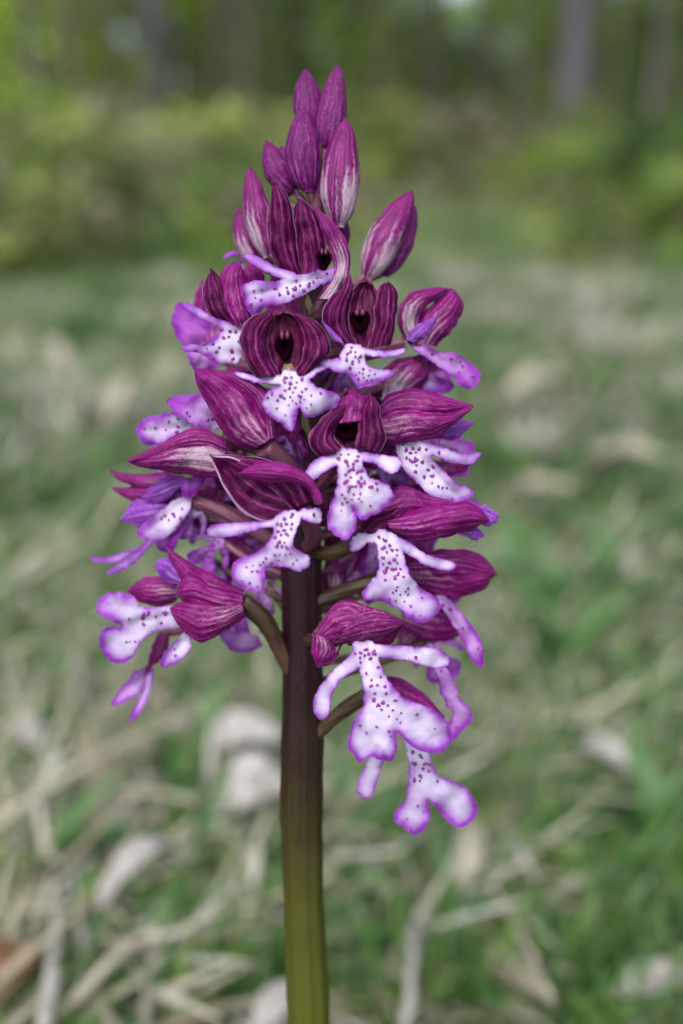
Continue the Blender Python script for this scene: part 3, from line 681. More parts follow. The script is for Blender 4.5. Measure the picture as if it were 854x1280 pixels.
f = Flower('flower', [(378, 800, 0), (395, 800, 40), (425, 798, 88)], 105, (8, 9, 9), 'ped_brown')
f.sepal([(402, 806), (424, 803), (450, 805), (478, 800), (506, 778)], [(397, 790), (408, 764), (430, 750), (458, 758), (482, 766), (506, 778)], 'outer_speck', 14, 0, 0, ridge=2.6)
f.sepal([(424, 803), (450, 799), (478, 792), (505, 779)], [(432, 782), (452, 765), (478, 764), (505, 779)], 'outer_speck', 9, 7, 3, ridge=2.2)
f.sepal([(432, 800), (455, 800), (480, 797), (504, 780)], [(435, 806), (462, 808), (490, 803), (504, 780)], 'inner', 4, -2, -2)
f.sepal([(392, 792), (390, 812), (396, 832)], [(412, 800), (420, 818), (396, 832)], 'outer_half', 10, 4, 0, ridge=1.6)
f.sepal([(398, 826), (412, 822), (426, 808)], [(396, 833), (416, 829), (426, 808)], 'inner', 3, 6, 0)
f.lip([[(441, 804), (449, 835), (455, 862), (453, 884), (441, 905), (435, 926), (440, 942), (450, 951), (464, 946), (480, 950), (492, 949), (496, 932), (496, 914), (508, 927), (522, 937), (540, 941), (557, 937), (564, 921), (558, 902), (540, 886), (514, 876), (497, 866), (484, 848), (474, 826), (468, 805), (454, 800)],
       [(446, 812), (428, 828), (410, 845), (396, 865), (391, 882), (396, 896), (406, 899), (412, 890), (415, 870), (426, 850), (450, 832)],
       [(464, 806), (490, 807), (520, 808), (545, 811), (560, 820), (562, 830), (550, 836), (530, 832), (500, 825), (468, 819)]], (454, 804), (496, 935), 8, 16, 8, rim=5.5, spots=54, seed=14, spotr=2.6, armdrop=14)
# magenta hood seen behind that lip, its own lip hanging below
f = Flower('flower', [(378, 935, 0), (420, 895, 20), (462, 866, 40)], 45, (8, 8.5, 9), 'ped_brown')
f.sepal([(470, 850), (495, 846), (530, 868), (555, 896)], [(478, 895), (505, 905), (535, 908), (555, 896)], 'outer', 14, 0, 0, back=14, ridge=1.8)
f.lip([[(500, 900), (506, 930), (511, 955), (510, 985), (506, 1001), (494, 1015), (493, 1023), (503, 1033), (520, 1043), (532, 1034), (538, 1018), (534, 998), (545, 1010), (556, 1023), (572, 1034), (588, 1028), (596, 1013), (592, 997), (582, 984), (564, 975), (549, 970), (540, 952), (534, 930), (528, 905)],
       [(470, 925), (458, 952), (447, 978), (448, 992), (457, 998), (466, 993), (474, 968), (484, 935)]], (515, 920), (530, 1020), 0, 10, 6, rim=6, spots=26, seed=15, spotr=2.4)
f.lip([[(541, 830), (556, 834), (566, 846), (572, 862), (574, 872), (586, 884), (591, 896), (584, 908), (574, 916), (564, 928), (558, 918), (560, 906), (566, 893), (560, 882), (552, 868), (548, 850)]], (548, 835), (565, 920), -6, -4, 4, rim=6, spots=4, seed=18, mat='lip_v')

# left bottom flower turned away to the left
f = Flower('flower', [(374, 862, 4), (348, 808, 14), (330, 775, 26), (302, 752, 36)], 40, (7, 10, 11), 'ped_brown')
f.sepal([(304, 758), (270, 752), (240, 742), (222, 716), (208, 684)], [(304, 738), (270, 720), (236, 703), (208, 684)], 'outer', 10, 0, 0, back=10, ridge=1.6)
f.sepal([(306, 768), (275, 764), (240, 758), (220, 742)], [(302, 742), (265, 732), (238, 718), (220, 742)], 'outer', 14, 8, 0, back=6, ridge=1.8)
f.sepal([(306, 768), (285, 785), (252, 801), (226, 784), (213, 760)], [(300, 752), (265, 752), (235, 752), (213, 760)], 'outer_half', 13, 14, 2, back=6, ridge=1.6)
f.sepal([(222, 750), (200, 757), (176, 752), (160, 738)], [(222, 728), (200, 722), (180, 722), (160, 738)], 'outer_half', 8, -24, -6, back=8)
f.sepal([(224, 732), (206, 726), (194, 706)], [(224, 716), (210, 697), (194, 706)], 'violet', 5, -2, 0, name='petal')
f.lip([[(218, 758), (196, 759), (176, 757), (167, 745), (150, 740), (132, 742), (122, 752), (124, 768), (138, 775), (152, 783), (134, 784), (124, 796), (128, 815), (140, 827), (152, 829), (167, 820), (180, 799), (200, 788), (226, 781)]], (220, 768), (135, 785), 4, -8, 8, rim=7, spots=16, seed=19, spotr=3.0)
f.lip([[(232, 790), (222, 800), (208, 814), (201, 826), (203, 836), (216, 831), (230, 822), (240, 806)]], (236, 796), (204, 834), 0, 0, 4, rim=6, spots=3, seed=20)
f = Flower('flower', [(296, 758, 30), (270, 775, 6), (236, 786, -12), (210, 792, -20)], -20, (5, 6, 4), 'ped_pink')
f.sepal([(198, 790), (190, 815), (180, 843)], [(212, 790), (204, 820), (180, 843)], 'outer', 4, 10, 0)
f.lip([[(186, 838), (172, 838), (160, 850), (150, 862), (138, 882), (152, 878), (168, 870), (180, 856)]], (184, 842), (142, 878), 4, 4, 4, mat='lip_v', rim=5, spots=0, seed=21)
f.lip([[(182, 842), (192, 836), (190, 856), (184, 876), (174, 892), (163, 903), (164, 892), (174, 872), (180, 856)]], (186, 842), (166, 900), 8, 2, 3, mat='lip_v', rim=5, spots=0, seed=22)
f.lip([[(276, 793), (300, 788), (322, 796), (326, 808), (308, 816), (288, 812)]], (300, 790), (300, 814), -8, 0, 3, mat='lip_v', rim=9, spots=0, seed=23)

# left middle flower
f = Flower('flower', [(379, 700, 0), (330, 668, 0), (282, 640, 0), (240, 625, 2)], 4, (8, 9, 8), 'ped_pink')
f.sepal([(236, 612), (205, 610), (175, 609), (150, 600), (137, 588)], [(228, 594), (200, 592), (165, 594), (137, 588)], 'outer_half', 8, -6, -8, back=8)
f.sepal([(220, 630), (182, 629), (158, 622), (141, 611)], [(220, 606), (180, 606), (155, 610), (141, 611)], 'outer', 9, -12, -8, back=8)
f.sepal([(222, 612), (200, 628), (178, 622)], [(232, 598), (202, 600), (178, 622)], 'violet', 5, 4, 0, name='petal')
f.sepal([(212, 640), (182, 656), (151, 650)], [(208, 630), (170, 626), (151, 650)], 'violet', 5, -4, 0, name='petal')
f.lip([[(226, 606), (236, 596), (250, 593), (255, 600), (248, 612), (240, 622), (230, 620)]], (240, 594), (240, 620), 14, 2, 5, mat='lip_vv', rim=8, spots=0, seed=24)
f.lip([[(240, 618), (238, 634), (230, 648), (216, 665), (204, 675), (186, 677), (171, 668), (178, 656), (190, 646), (206, 634), (220, 624)],
       [(190, 672), (172, 684), (150, 692), (128, 697), (114, 695), (118, 702), (145, 704), (168, 692), (186, 680)],
       [(188, 670), (176, 688), (156, 700), (134, 714), (138, 718), (158, 711), (176, 695), (192, 678)]], (236, 622), (172, 674), 8, 6, 6, mat='lip', rim=6, spots=10, seed=25, armdrop=4)
f.lip([[(228, 650), (232, 660), (222, 675), (214, 685), (208, 682), (212, 670), (220, 655)]], (230, 652), (212, 684), 6, 0, 3, mat='lip_vv', rim=8, spots=0, seed=27)
# flower half hidden behind the upper left hood
f = Flower('flower', [(386, 470, 0), (320, 462, -20), (250, 440, -30)], -26, 7, 'ped_pink')
f.lip([[(256, 400), (240, 384), (226, 378), (218, 388), (216, 406), (222, 424), (240, 438), (262, 430), (272, 415)]], (262, 415), (220, 400), 0, -4, 5, mat='lip_vv', rim=9, spots=0, seed=28)
f.lip([[(236, 440), (256, 436), (274, 448), (268, 462), (248, 466), (238, 455)]], (256, 438), (250, 462), 2, 0, 5, mat='lip_v', rim=9, spots=0, seed=29)
f.sepal([(264, 452), (250, 420), (244, 380), (252, 350)], [(300, 452), (296, 410), (276, 370), (252, 350)], 'outer_half', 10, -8, 0, back=10)
# flowers behind the stem and in the core of the spike
for (x, y, d, wd, hg, mt, rot) in [(300, 690, -60, 44, 60, 'outer_half', 0.9), (440, 700, -60, 50, 80, 'outer_half', -0.5), (418, 720, -30, 26, 62, 'outer_pale', 0.1),
                                   (350, 640, -50, 50, 90, 'outer', 0.5), (420, 600, -50, 50, 100, 'outer_half', -0.3), (330, 520, -50, 60, 90, 'outer', 0.5),
                                   (450, 520, -50, 60, 90, 'outer', -0.5), (500, 570, -60, 50, 80, 'outer_half', -1.2), (400, 480, -50, 50, 90, 'outer_half', 0.1),
                                   (355, 380, -40, 40, 80, 'outer', 0.3), (420, 400, -40, 44, 80, 'outer_pale', -0.2), (470, 640, -50, 50, 80, 'outer', -1.2),
                                   (250, 640, -50, 50, 90, 'outer_half', 1.3), (300, 600, -40, 50, 80, 'outer', 1.2), (520, 600, -50, 50, 80, 'outer_half', -1.4),
                                   (535, 470, -50, 44, 70, 'outer_half', -0.9), (370, 560, 20, 28, 60, 'outer_half', 0.2), (400, 640, 10, 22, 60, 'inner_pink', -0.2),
                                   (520, 790, -60, 40, 60, 'outer_half', -0.8), (470, 560, 20, 40, 70, 'outer', -0.7), (325, 440, 30, 30, 50, 'outer', 0.6)]:
    dx, dy = -math.sin(rot), -math.cos(rot)
    bx, by = x - dx * hg / 2, y - dy * hg / 2; tx, ty = x + dx * hg / 2, y + dy * hg / 2
    f = Flower('flower', [(stem_c(by + 20), by + 20, 0), ((stem_c(by) + bx) / 2, by + 12, d * 0.6), (bx, by, d)], d, 7, 'ped_pink' if y < 700 else 'ped_brown')
    nxp, nyp = dy, -dx
    A = [(bx, by), (x + nxp * wd * .5 - dx * hg * .15, y + nyp * wd * .5 - dy * hg * .15), (x + nxp * wd * .4 + dx * hg * .25, y + nyp * wd * .4 + dy * hg * .25), (tx, ty)]
    B = [(bx, by), (x - nxp * wd * .5 - dx * hg * .15, y - nyp * wd * .5 - dy * hg * .15), (x - nxp * wd * .4 + dx * hg * .25, y - nyp * wd * .4 + dy * hg * .25), (tx, ty)]
    f.sepal(A, B, mt, wd * 0.35, 0, 0, back=wd * 0.35)
for (x, y, d, s_, mt, sd_) in [(300, 705, -70, 1.0, 'lip_vv', 41), (425, 752, -50, 0.8, 'lip_v', 42), (550, 540, -40, 1.0, 'lip_vv', 43), (280, 618, -60, 1.0, 'lip_v', 44)]:
    f = Flower('flower', [(stem_c(y - 10), y - 10, 0), ((stem_c(y) + x) / 2, y - 20, d * 0.6), (x, y - 30 * s_, d)], d, 6, 'ped_pink')
    f.lip([[(x + a * s_, y + b * s_) for a, b in [(-8, -30), (-8, -8), (-24, 4), (-24, 18), (-10, 24), (0, 10), (12, 24), (26, 16), (24, 2), (8, -8), (8, -30)]]], (x, y - 30 * s_), (x, y + 20 * s_), 0, 6, 4, mat=mt, rim=7, spots=4, seed=sd_)

GL = [(-9, -34), (-10, -6), (-20, 8), (-30, 22), (-26, 36), (-12, 42), (-3, 30), (0, 20), (6, 32), (14, 42), (28, 34), (30, 20), (18, 6), (9, -8), (9, -34)]
GA = [(-6, -32), (-22, -26), (-38, -12), (-44, 2), (-38, 6), (-28, -8), (-8, -20)]
def side_flower(x, y, d, rot, k, mt='outer', lm='lip', ped='ped_pink', sd=50, lroll=0.0, hood=True, spots=18):
    ca, sa = math.cos(rot), math.sin(rot); cb, sb = math.cos(rot + lroll), math.sin(rot + lroll)
    T = lambda a, b: (x + (a * ca - b * sa) * k, y + (a * sa + b * ca) * k)
    L_ = lambda a, b: (x + (a * cb - b * sb) * k, y + (a * sb + b * cb) * k)
    f = Flower('flower', [(stem_c(y + 30), y + 36, 0), ((stem_c(y) + x) / 2, y + 14, d * .7), (T(0, -30)[0], T(0, -30)[1], d - 6)], d, 5, ped)
    if hood:
        f.sepal([T(-4, -24), T(-24, -40), T(-26, -62), T(-6, -90)], [T(2, -24), T(-2, -45), T(0, -66), T(-6, -90)], mt, 10 * k, -4, 0, back=6)
        f.sepal([T(-2, -24), T(0, -45), T(2, -66), T(4, -88)], [T(4, -24), T(24, -40), T(24, -60), T(4, -88)], mt, 10 * k, -4, -2, back=6)
    f.lip([[L_(a, b) for a, b in GL], [L_(a, b) for a, b in GA], [L_(-a, b) for a, b in GA[::-1]]], L_(0, -30), L_(0, 32), 0, 4 * k, 7, mat=lm, rim=6.5, spots=spots, seed=sd, spotr=2.1)
side_flower(222, 560, -24, 1.1, .75, 'outer_half', 'lip_v', sd=51, hood=False)
side_flower(268, 500, -20, .9, .8, 'outer', 'lip_v', sd=52)
side_flower(556, 560, -34, -.9, .85, 'outer_half', 'lip_v', sd=53, hood=False)
side_flower(545, 585, -46, -1.0, .9, 'outer', 'lip_vv', sd=54, hood=False)
side_flower(566, 640, -44, -1.2, .8, 'outer_half', 'lip_v', sd=55, hood=False)
side_flower(215, 648, -40, 1.0, .95, 'outer_half', 'lip_v', sd=56, lroll=-.2, hood=False)
side_flower(250, 610, -46, .8, .9, 'outer', 'lip_vv', sd=57)
side_flower(196, 606, -30, 1.2, .6, 'outer', 'lip_v', sd=63, hood=False)
side_flower(322, 700, -56, .25, .9, 'outer_half', 'lip_v', sd=58)
side_flower(440, 720, -54, -.2, .95, 'outer_half', 'lip_v', sd=59)
side_flower(540, 730, -52, -.5, .9, 'outer', 'lip_v', sd=60)
side_flower(300, 770, -44, .5, .8, 'outer', 'lip_vv', 'ped_brown', sd=61, hood=False)
side_flower(258, 720, -50, .8, .7, 'outer', 'lip_v', 'ped_brown', sd=62, hood=False)
side_flower(510, 660, -56, -.5, .9, 'outer', 'lip_vv', sd=64)
side_flower(360, 560, 30, .15, .5, 'outer', 'lip_v', sd=65, spots=6)
side_flower(528, 470, -36, -.8, .8, 'outer_half', 'lip_v', sd=66, hood=False)
side_flower(548, 820, -30, -.35, .75, 'outer', 'lip_v', 'ped_brown', sd=67, hood=False)
side_flower(300, 330, -34, .5, .5, 'outer', 'lip_v', sd=68, hood=False)

side_flower(236, 648, -6, .85, .62, 'outer', 'lip', sd=71)
side_flower(196, 640, -20, 1.15, .6, 'outer_half', 'lip', sd=72, hood=False, spots=8)
side_flower(262, 690, -26, .7, .66, 'outer', 'lip_v', sd=73, hood=False)
side_flower(470, 690, -40, -.2, .8, 'outer', 'lip_v', sd=74, hood=False)
side_flower(330, 745, -30, .3, .6, 'outer_half', 'lip_v', 'ped_brown', sd=75, hood=False)
side_flower(480, 590, -20, -.6, .7, 'outer', 'lip_v', sd=76)
side_flower(300, 640, -20, .5, .7, 'outer_half', 'lip_v', sd=77)
side_flower(430, 470, -30, -.1, .7, 'outer', 'lip_v', sd=78)

# small pointed bracts where stalks leave the stem
for (x, y, d, tx, ty) in [(395, 790, 20, 418, 770), (386, 545, 22, 378, 515), (388, 392, 20, 384, 368), (372, 700, 24, 360, 676)]:
    f = Flower('bract', [(x, y + 6, d - 8), (x, y, d), ((x + tx) / 2, (y + ty) / 2, d + 3)], d + 4, (2.5, 2.5, 1.5), 'ped_green')
    nx1, ny1 = (ty - y) * 0.14, -(tx - x) * 0.14
    f.sepal([(x, y), ((x + tx) / 2 + nx1, (y + ty) / 2 + ny1), (tx, ty)], [(x, y), ((x + tx) / 2 - nx1, (y + ty) / 2 - ny1), (tx, ty)], 'ped_green', 3, 0, 2, name='bract_blade')

# basal leaves of the orchid, on the ground round the stem
def leafmat(name, c1, c2, tr=0.25):
    m, n, l = newmat(name)
    nz = objnoise(n, l, 60, 4)
    c = mixc(n, l, math_(n, l, 'MULTIPLY', math_(n, l, 'SUBTRACT', nz, 0.3), 2.4, True), c1, c2)
    return finish(m, n, l, c, rough=0.45, trans=tr, bump=nz, bdist=0.0006)
M['leaf_green'] = leafmat('leaf_green', (0.05, 0.12, 0.03), (0.09, 0.18, 0.05))
M['leaf_herb'] = leafmat('leaf_herb', (0.05, 0.13, 0.035), (0.09, 0.20, 0.06))
M['leaf_dry'] = leafmat('leaf_dry', (0.25, 0.22, 0.16), (0.40, 0.37, 0.29), 0.15)
M['leaf_pale'] = leafmat('leaf_pale', (0.28, 0.26, 0.235), (0.42, 0.40, 0.38), 0.15)
M['leaf_brown'] = leafmat('leaf_brown', (0.14, 0.06, 0.03), (0.24, 0.12, 0.06), 0.15)

def leaf_geo(length, width, curl=0.25, arch=0.3, lobed=0.0, seed=0, nu=16, nv=8, prof=0.8):
    V, U = [], []
    for i in range(nu):
        u = i / (nu - 1); wd = width * math.sin(math.pi * min(1, u * 0.97 + 0.03)) ** prof * (1 + lobed * math.sin(u * 22))
        for j in range(nv):
            v = j / (nv - 1) - 0.5
            x = u * length; z = arch * length * math.sin(math.pi * u * 0.9) * 0.5 + curl * wd * (2 * v) ** 2
            z += noise.noise(Vector((u * 4, v * 3, seed))) * width * 0.25
            V.append((x, v * wd, z)); U.append((u, v + 0.5))
    F = [(i * nv + j, i * nv + j + 1, (i + 1) * nv + j + 1, (i + 1) * nv + j) for i in range(nu - 1) for j in range(nv - 1)]
    return V, F, U
for k in range(5):
    V, F, U = leaf_geo(0.075, 0.026, 0.5, 0.25, 0, k, 16, 8)
    o = link('leaf', mesh_from('leaf', V, F, M['leaf_green'], U), orchid, (0, 0, 0.006)); o.rotation_euler = (0, -0.15, k * 1.2566 + 0.4)

# ------------------------------------------------------------------ meadow: blades
def vcol_mat(name, tr, rough=0.55):
    m, n, l = newmat(name)
    a = n.new('ShaderNodeVertexColor'); a.layer_name = 'Col'
    return finish(m, n, l, a.outputs[0], rough=rough, trans=tr, spec=0.3)
M['blade'] = vcol_mat('grass_blade', 0.3); M['straw'] = vcol_mat('dry_blade', 0.15, 0.7)
M['leaves'] = vcol_mat('tree_leaf', 0.35)

def fast_mesh(name, V, faces, cols, mat):
    me = bpy.data.meshes.new(name); nv = len(V); nf, k = faces.shape
    me.vertices.add(nv); me.vertices.foreach_set('co', V.astype(np.float32).ravel())
    me.loops.add(nf * k); me.loops.foreach_set('vertex_index', faces.astype(np.int32).ravel())
    me.polygons.add(nf); me.polygons.foreach_set('loop_start', np.arange(0, nf * k, k, dtype=np.int32))
    me.polygons.foreach_set('loop_total', np.full(nf, k, np.int32))
    c = me.color_attributes.new('Col', 'FLOAT_COLOR', 'POINT')
    c.data.foreach_set('color', np.concatenate([cols, np.ones((nv, 1))], 1).astype(np.float32).ravel())
    me.update(calc_edges=True); me.validate(); me.materials.append(mat); return me

def blades(name, X, Y, L, Wd, lean, cols, mat, seg=3, curve=0.6, zoff=0.0):
    n = len(X); Z = terrain(X, Y) + zoff
    az = RNG.uniform(0, 2 * np.pi, n); fa = az + RNG.uniform(-0.6, 0.6, n) + np.pi / 2
    t = np.linspace(0, 1, seg + 1)
    ang = lean[:, None] + curve * t[None] * RNG.uniform(0.3, 1.3, n)[:, None]      # from vertical
    dl = L[:, None] / seg
    hx = np.cumsum(np.concatenate([np.zeros((n, 1)), np.sin(ang[:, :-1]) * dl], 1), 1)
    hz = np.cumsum(np.concatenate([np.zeros((n, 1)), np.cos(ang[:, :-1]) * dl], 1), 1)
    hz = np.maximum(hz, 0.001 * 0)
    wt = (1 - t ** 2.2) * 0.5 + 0.02
    cx = X[:, None] + hx * np.cos(az)[:, None]; cy = Y[:, None] + hx * np.sin(az)[:, None]; cz = np.maximum(Z[:, None] + hz, Z[:, None] - 0.0)
    ox = np.cos(fa)[:, None] * wt[None] * Wd[:, None]; oy = np.sin(fa)[:, None] * wt[None] * Wd[:, None]
    A = np.stack([cx - ox, cy - oy, cz], 2); B = np.stack([cx + ox, cy + oy, cz + 0.15 * Wd[:, None]], 2)
    V = np.stack([A, B], 2).reshape(-1, 3)
    b = (np.arange(n) * (seg + 1) * 2)[:, None]; s = (np.arange(seg) * 2)[None]
    f = np.stack([b + s, b + s + 1, b + s + 3, b + s + 2], 2).reshape(-1, 4)
    sh = np.ones(seg + 1)[None, :, None, None]
    C = (cols[:, None, None, :] * np.broadcast_to(sh, (n, seg + 1, 2, 1))).reshape(-1, 3)
    return fast_mesh(name, V, f, np.clip(C, 0, 1), mat)

def scatter(n, r0, r1, half=0.85, bias=1.0):
    """more per square metre close by"""
    u = RNG.uniform(0, 1, n); r = r0 * (r1 / r0) ** (u ** bias)
    a = RNG.uniform(-half, half, n)
    return r * np.sin(a), r * np.cos(a)
def patch(X, Y, s, k=0):
    return np.array([noise.noise(Vector((x * s, y * s, k))) for x, y in zip(X, Y)])
def clear(X, Y):
    d = np.hypot(X - BASE.x, Y - BASE.y)
    return (np.hypot(X, Y) > 0.17) & (d > 0.02)

GREENS = np.array([[.07, .165, .025], [.11, .22, .045], [.10, .21, .08], [.14, .25, .07], [.17, .27, .06], [.13, .23, .10]])
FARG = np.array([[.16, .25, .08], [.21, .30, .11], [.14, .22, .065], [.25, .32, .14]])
DRYS = np.array([[.36, .34, .25], [.42, .40, .32], [.29, .27, .21], [.45, .44, .39], [.32, .29, .20], [.18, .15, .11]])
def pick(T, n): return T[RNG.integers(0, len(T), n)] * RNG.uniform(0.75, 1.2, (n, 1))

# green grass, near and far
X, Y = scatter(34000, 0.16, 2.4, 0.95)
p = patch(X, Y, 5.0, 3); k = clear(X, Y) & (p > -0.34 + RNG.uniform(-0.2, 0.2, len(X))); X, Y = X[k], Y[k]; n = len(X)
r = np.hypot(X, Y)
L = RNG.uniform(0.025, 0.075, n) * np.clip(0.55 + r * 0.5, 0.5, 1.3)
tag(link('grass', blades('grass', X, Y, L, RNG.uniform(0.0016, 0.0042, n), RNG.uniform(0.1, 0.9, n), pick(GREENS, n), M['blade'])), 'short green meadow grass growing round the orchid and towards the wood', 'grass', kind='stuff')
X, Y = scatter(60000, 1.0, 7, 0.75, 0.95)
p = patch(X, Y, 2.6, 5); k = p > -0.35 + RNG.uniform(-0.2, 0.2, len(X)); X, Y = X[k], Y[k]; n = len(X)
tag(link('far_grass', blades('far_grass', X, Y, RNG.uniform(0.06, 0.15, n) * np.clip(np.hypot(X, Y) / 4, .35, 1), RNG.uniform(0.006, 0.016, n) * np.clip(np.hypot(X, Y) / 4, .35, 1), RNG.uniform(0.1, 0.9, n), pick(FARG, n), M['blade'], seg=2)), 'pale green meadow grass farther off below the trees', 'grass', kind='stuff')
# dry grass lying between
X, Y = scatter(17000, 0.16, 2.4, 0.95)
p = patch(X, Y, 6.0, 9); k = clear(X, Y) & (p > -0.22 + RNG.uniform(-0.25, 0.2, len(X))); X, Y = X[k], Y[k]; n = len(X)
tag(link('dry_grass', blades('dry_grass', X, Y, RNG.uniform(0.03, 0.10, n) * np.clip(.5 + .8 * np.hypot(X, Y), .5, 1), RNG.uniform(0.0015, 0.0045, n), RNG.uniform(0.9, 1.5, n), pick(DRYS, n), M['straw'], curve=0.15, zoff=0.008)), 'flattened dry straw-coloured grass between the green blades', 'dry grass', kind='stuff')
X, Y = scatter(28000, 0.9, 9, 0.75, 1.0)
p = patch(X, Y, 4.4, 12); k = p > 0.0 + RNG.uniform(-0.2, 0.25, len(X)); X, Y = X[k], Y[k]; n = len(X)
tag(link('far_dry_grass', blades('far_dry_grass', X, Y, RNG.uniform(0.08, 0.20, n) * np.clip(np.hypot(X, Y) / 4, .35, 1), RNG.uniform(0.007, 0.017, n) * np.clip(np.hypot(X, Y) / 4, .35, 1), RNG.uniform(0.7, 1.4, n), pick(DRYS, n), M['straw'], seg=2, curve=0.4, zoff=0.01)), 'bleached dry grass tufts in the farther meadow', 'dry grass', kind='stuff')

def clumps(nc, per, r0, r1, rad, half=.8):
    cx, cy = scatter(nc, r0, r1, half); k = np.hypot(cx - BASE.x, cy - BASE.y) > 0.06; cx, cy = cx[k], cy[k]
    sz = rad * (0.6 + 0.5 * np.hypot(cx, cy)); X = np.repeat(cx, per); Y = np.repeat(cy, per); S_ = np.repeat(sz, per); n = len(X)
    tone = np.repeat(RNG.uniform(.75, 1.25, len(cx)), per)[:, None]
    return X + RNG.normal(0, 1, n) * S_, Y + RNG.normal(0, 1, n) * S_, S_, n, tone
X, Y, S_, n, tn = clumps(330, 60, .26, 4, .017)
tag(link('dry_tufts', blades('dry_tufts', X, Y, S_ * RNG.uniform(1.5, 3.4, n), RNG.uniform(.003, .006, n), RNG.uniform(.3, 1.4, n), pick(DRYS[[0, 1, 3, 3]], n) * tn, M['straw'], curve=.8)), 'pale arching tufts of last year\'s grass', 'dry grass', kind='stuff')
X, Y, S_, n, tn = clumps(620, 60, .18, 4, .016)
tag(link('green_tufts', blades('green_tufts', X, Y, S_ * RNG.uniform(1.5, 3.2, n), RNG.uniform(.0025, .006, n), RNG.uniform(.1, .9, n), pick(GREENS, n) * tn, M['blade'], curve=.8)), 'fresh green grass tufts among the straw', 'grass', kind='stuff')

X, Y, S_, n, tn = clumps(80, 110, .6, 2.0, .022)
tag(link('straw_tussocks', blades('straw_tussocks', X, Y, S_ * RNG.uniform(1.5, 3.4, n), RNG.uniform(.006, .012, n), RNG.uniform(.2, 1.3, n), pick(DRYS[[0, 1, 3, 3]], n) * tn * .85, M['straw'], curve=.9)), 'bleached tussocks of dead grass in the middle of the meadow', 'dry grass', kind='stuff')
X, Y, S_, n, tn = clumps(170, 110, .6, 3.4, .022)
tag(link('green_tussocks', blades('green_tussocks', X, Y, S_ * RNG.uniform(1.5, 3.0, n), RNG.uniform(.005, .010, n), RNG.uniform(.1, 1.0, n), pick(GREENS[:3], n) * tn * .8, M['blade'], curve=.8)), 'darker green tussocks in the middle of the meadow', 'grass', kind='stuff')

# ---- single fallen leaves, stalks and small herbs that the blur still lets one find
def dead_leaf(px, py, L, Wd, rz, mat, label, tilt=0.15, arch=0.35, hgt=0.02, seed=1):
    p = ground_at(px, py, hgt)
    V, F, U = leaf_geo(L, Wd, 0.35, arch, 0.06, seed, 18, 9)
    V = [(a - L / 2, b, c) for a, b, c in V]
    o = link('dead_leaf', mesh_from('dead_leaf', V, F, M[mat], U), None, p)
    o.rotation_euler = (0.2, -tilt, rz); m_ = o.modifiers.new('thickness', 'SOLIDIFY'); m_.thickness = 0.0006
    return tag(o, label, 'dead leaf', 'fallen dry leaves in the grass')
dead_leaf(305, 935, .034, .017, 0.0, 'leaf_pale', 'pale whitish dead leaf lying just left of the stem, the upper one of a pair', seed=1, hgt=.03)
dead_leaf(322, 1000, .032, .024, 0.3, 'leaf_pale', 'pinkish pale dead leaf directly below the whitish one left of the stem', seed=2, hgt=.03)
dead_leaf(35, 925, .036, .016, -0.9, 'leaf_pale', 'curled pale dead leaf at the left edge beside the long diagonal straw', seed=3, hgt=.025)
dead_leaf(172, 1095, .028, .009, 0.8, 'leaf_pale', 'cream arched dead leaf in the lower left below the two straws', seed=4, arch=.7, hgt=.035)
dead_leaf(150, 500, .06, .022, 1.3, 'leaf_dry', 'bleached dry leaf blotch left of the spike at lip height', seed=5, tilt=.6, hgt=.06)
dead_leaf(60, 455, .08, .03, 2.4, 'leaf_dry', 'bleached dry leaf far left in the middle meadow', seed=6, tilt=.4, hgt=.06)
dead_leaf(215, 470, .06, .02, 1.0, 'leaf_dry', 'bleached dry leaf close left of the purple flowers', seed=7, tilt=.5, hgt=.05)
dead_leaf(780, 590, .07, .025, -0.8, 'leaf_dry', 'bleached curled leaf right of the spike, above the others there', seed=8, tilt=.4, hgt=.04)
dead_leaf(675, 625, .05, .02, -0.5, 'leaf_dry', 'tan dead leaf right of the spike nearest to its flowers', seed=9, tilt=.4, hgt=.04)
dead_leaf(665, 495, .08, .03, 0.2, 'leaf_dry', 'faint tan leaf in the meadow right of the upper flowers', seed=10, tilt=.4, hgt=.04)
dead_leaf(755, 960, .032, .010, -0.9, 'leaf_pale', 'grey-white arched dead leaf right of the lowest hanging lip', seed=11, arch=.6, hgt=.03)
dead_leaf(580, 1075, .034, .010, 1.3, 'leaf_dry', 'tan dead leaf under the lowest hanging lip', seed=12, hgt=.03)
dead_leaf(820, 1235, .030, .009, 0.1, 'leaf_pale', 'white dead leaf in the bottom right corner', seed=13, hgt=.02)
dead_leaf(640, 1225, .034, .008, -0.9, 'leaf_dry', 'pale tan leaf slanting near the bottom right of centre', seed=14, hgt=.02)
dead_leaf(12, 1225, .022, .016, 0.5, 'leaf_brown', 'small rusty brown dead leaf in the bottom left corner', seed=15, hgt=.02)
dead_leaf(345, 1262, .018, .009, 0.8, 'leaf_pale', 'white dead leaf touching the bottom edge left of the stem', seed=16, hgt=.03)

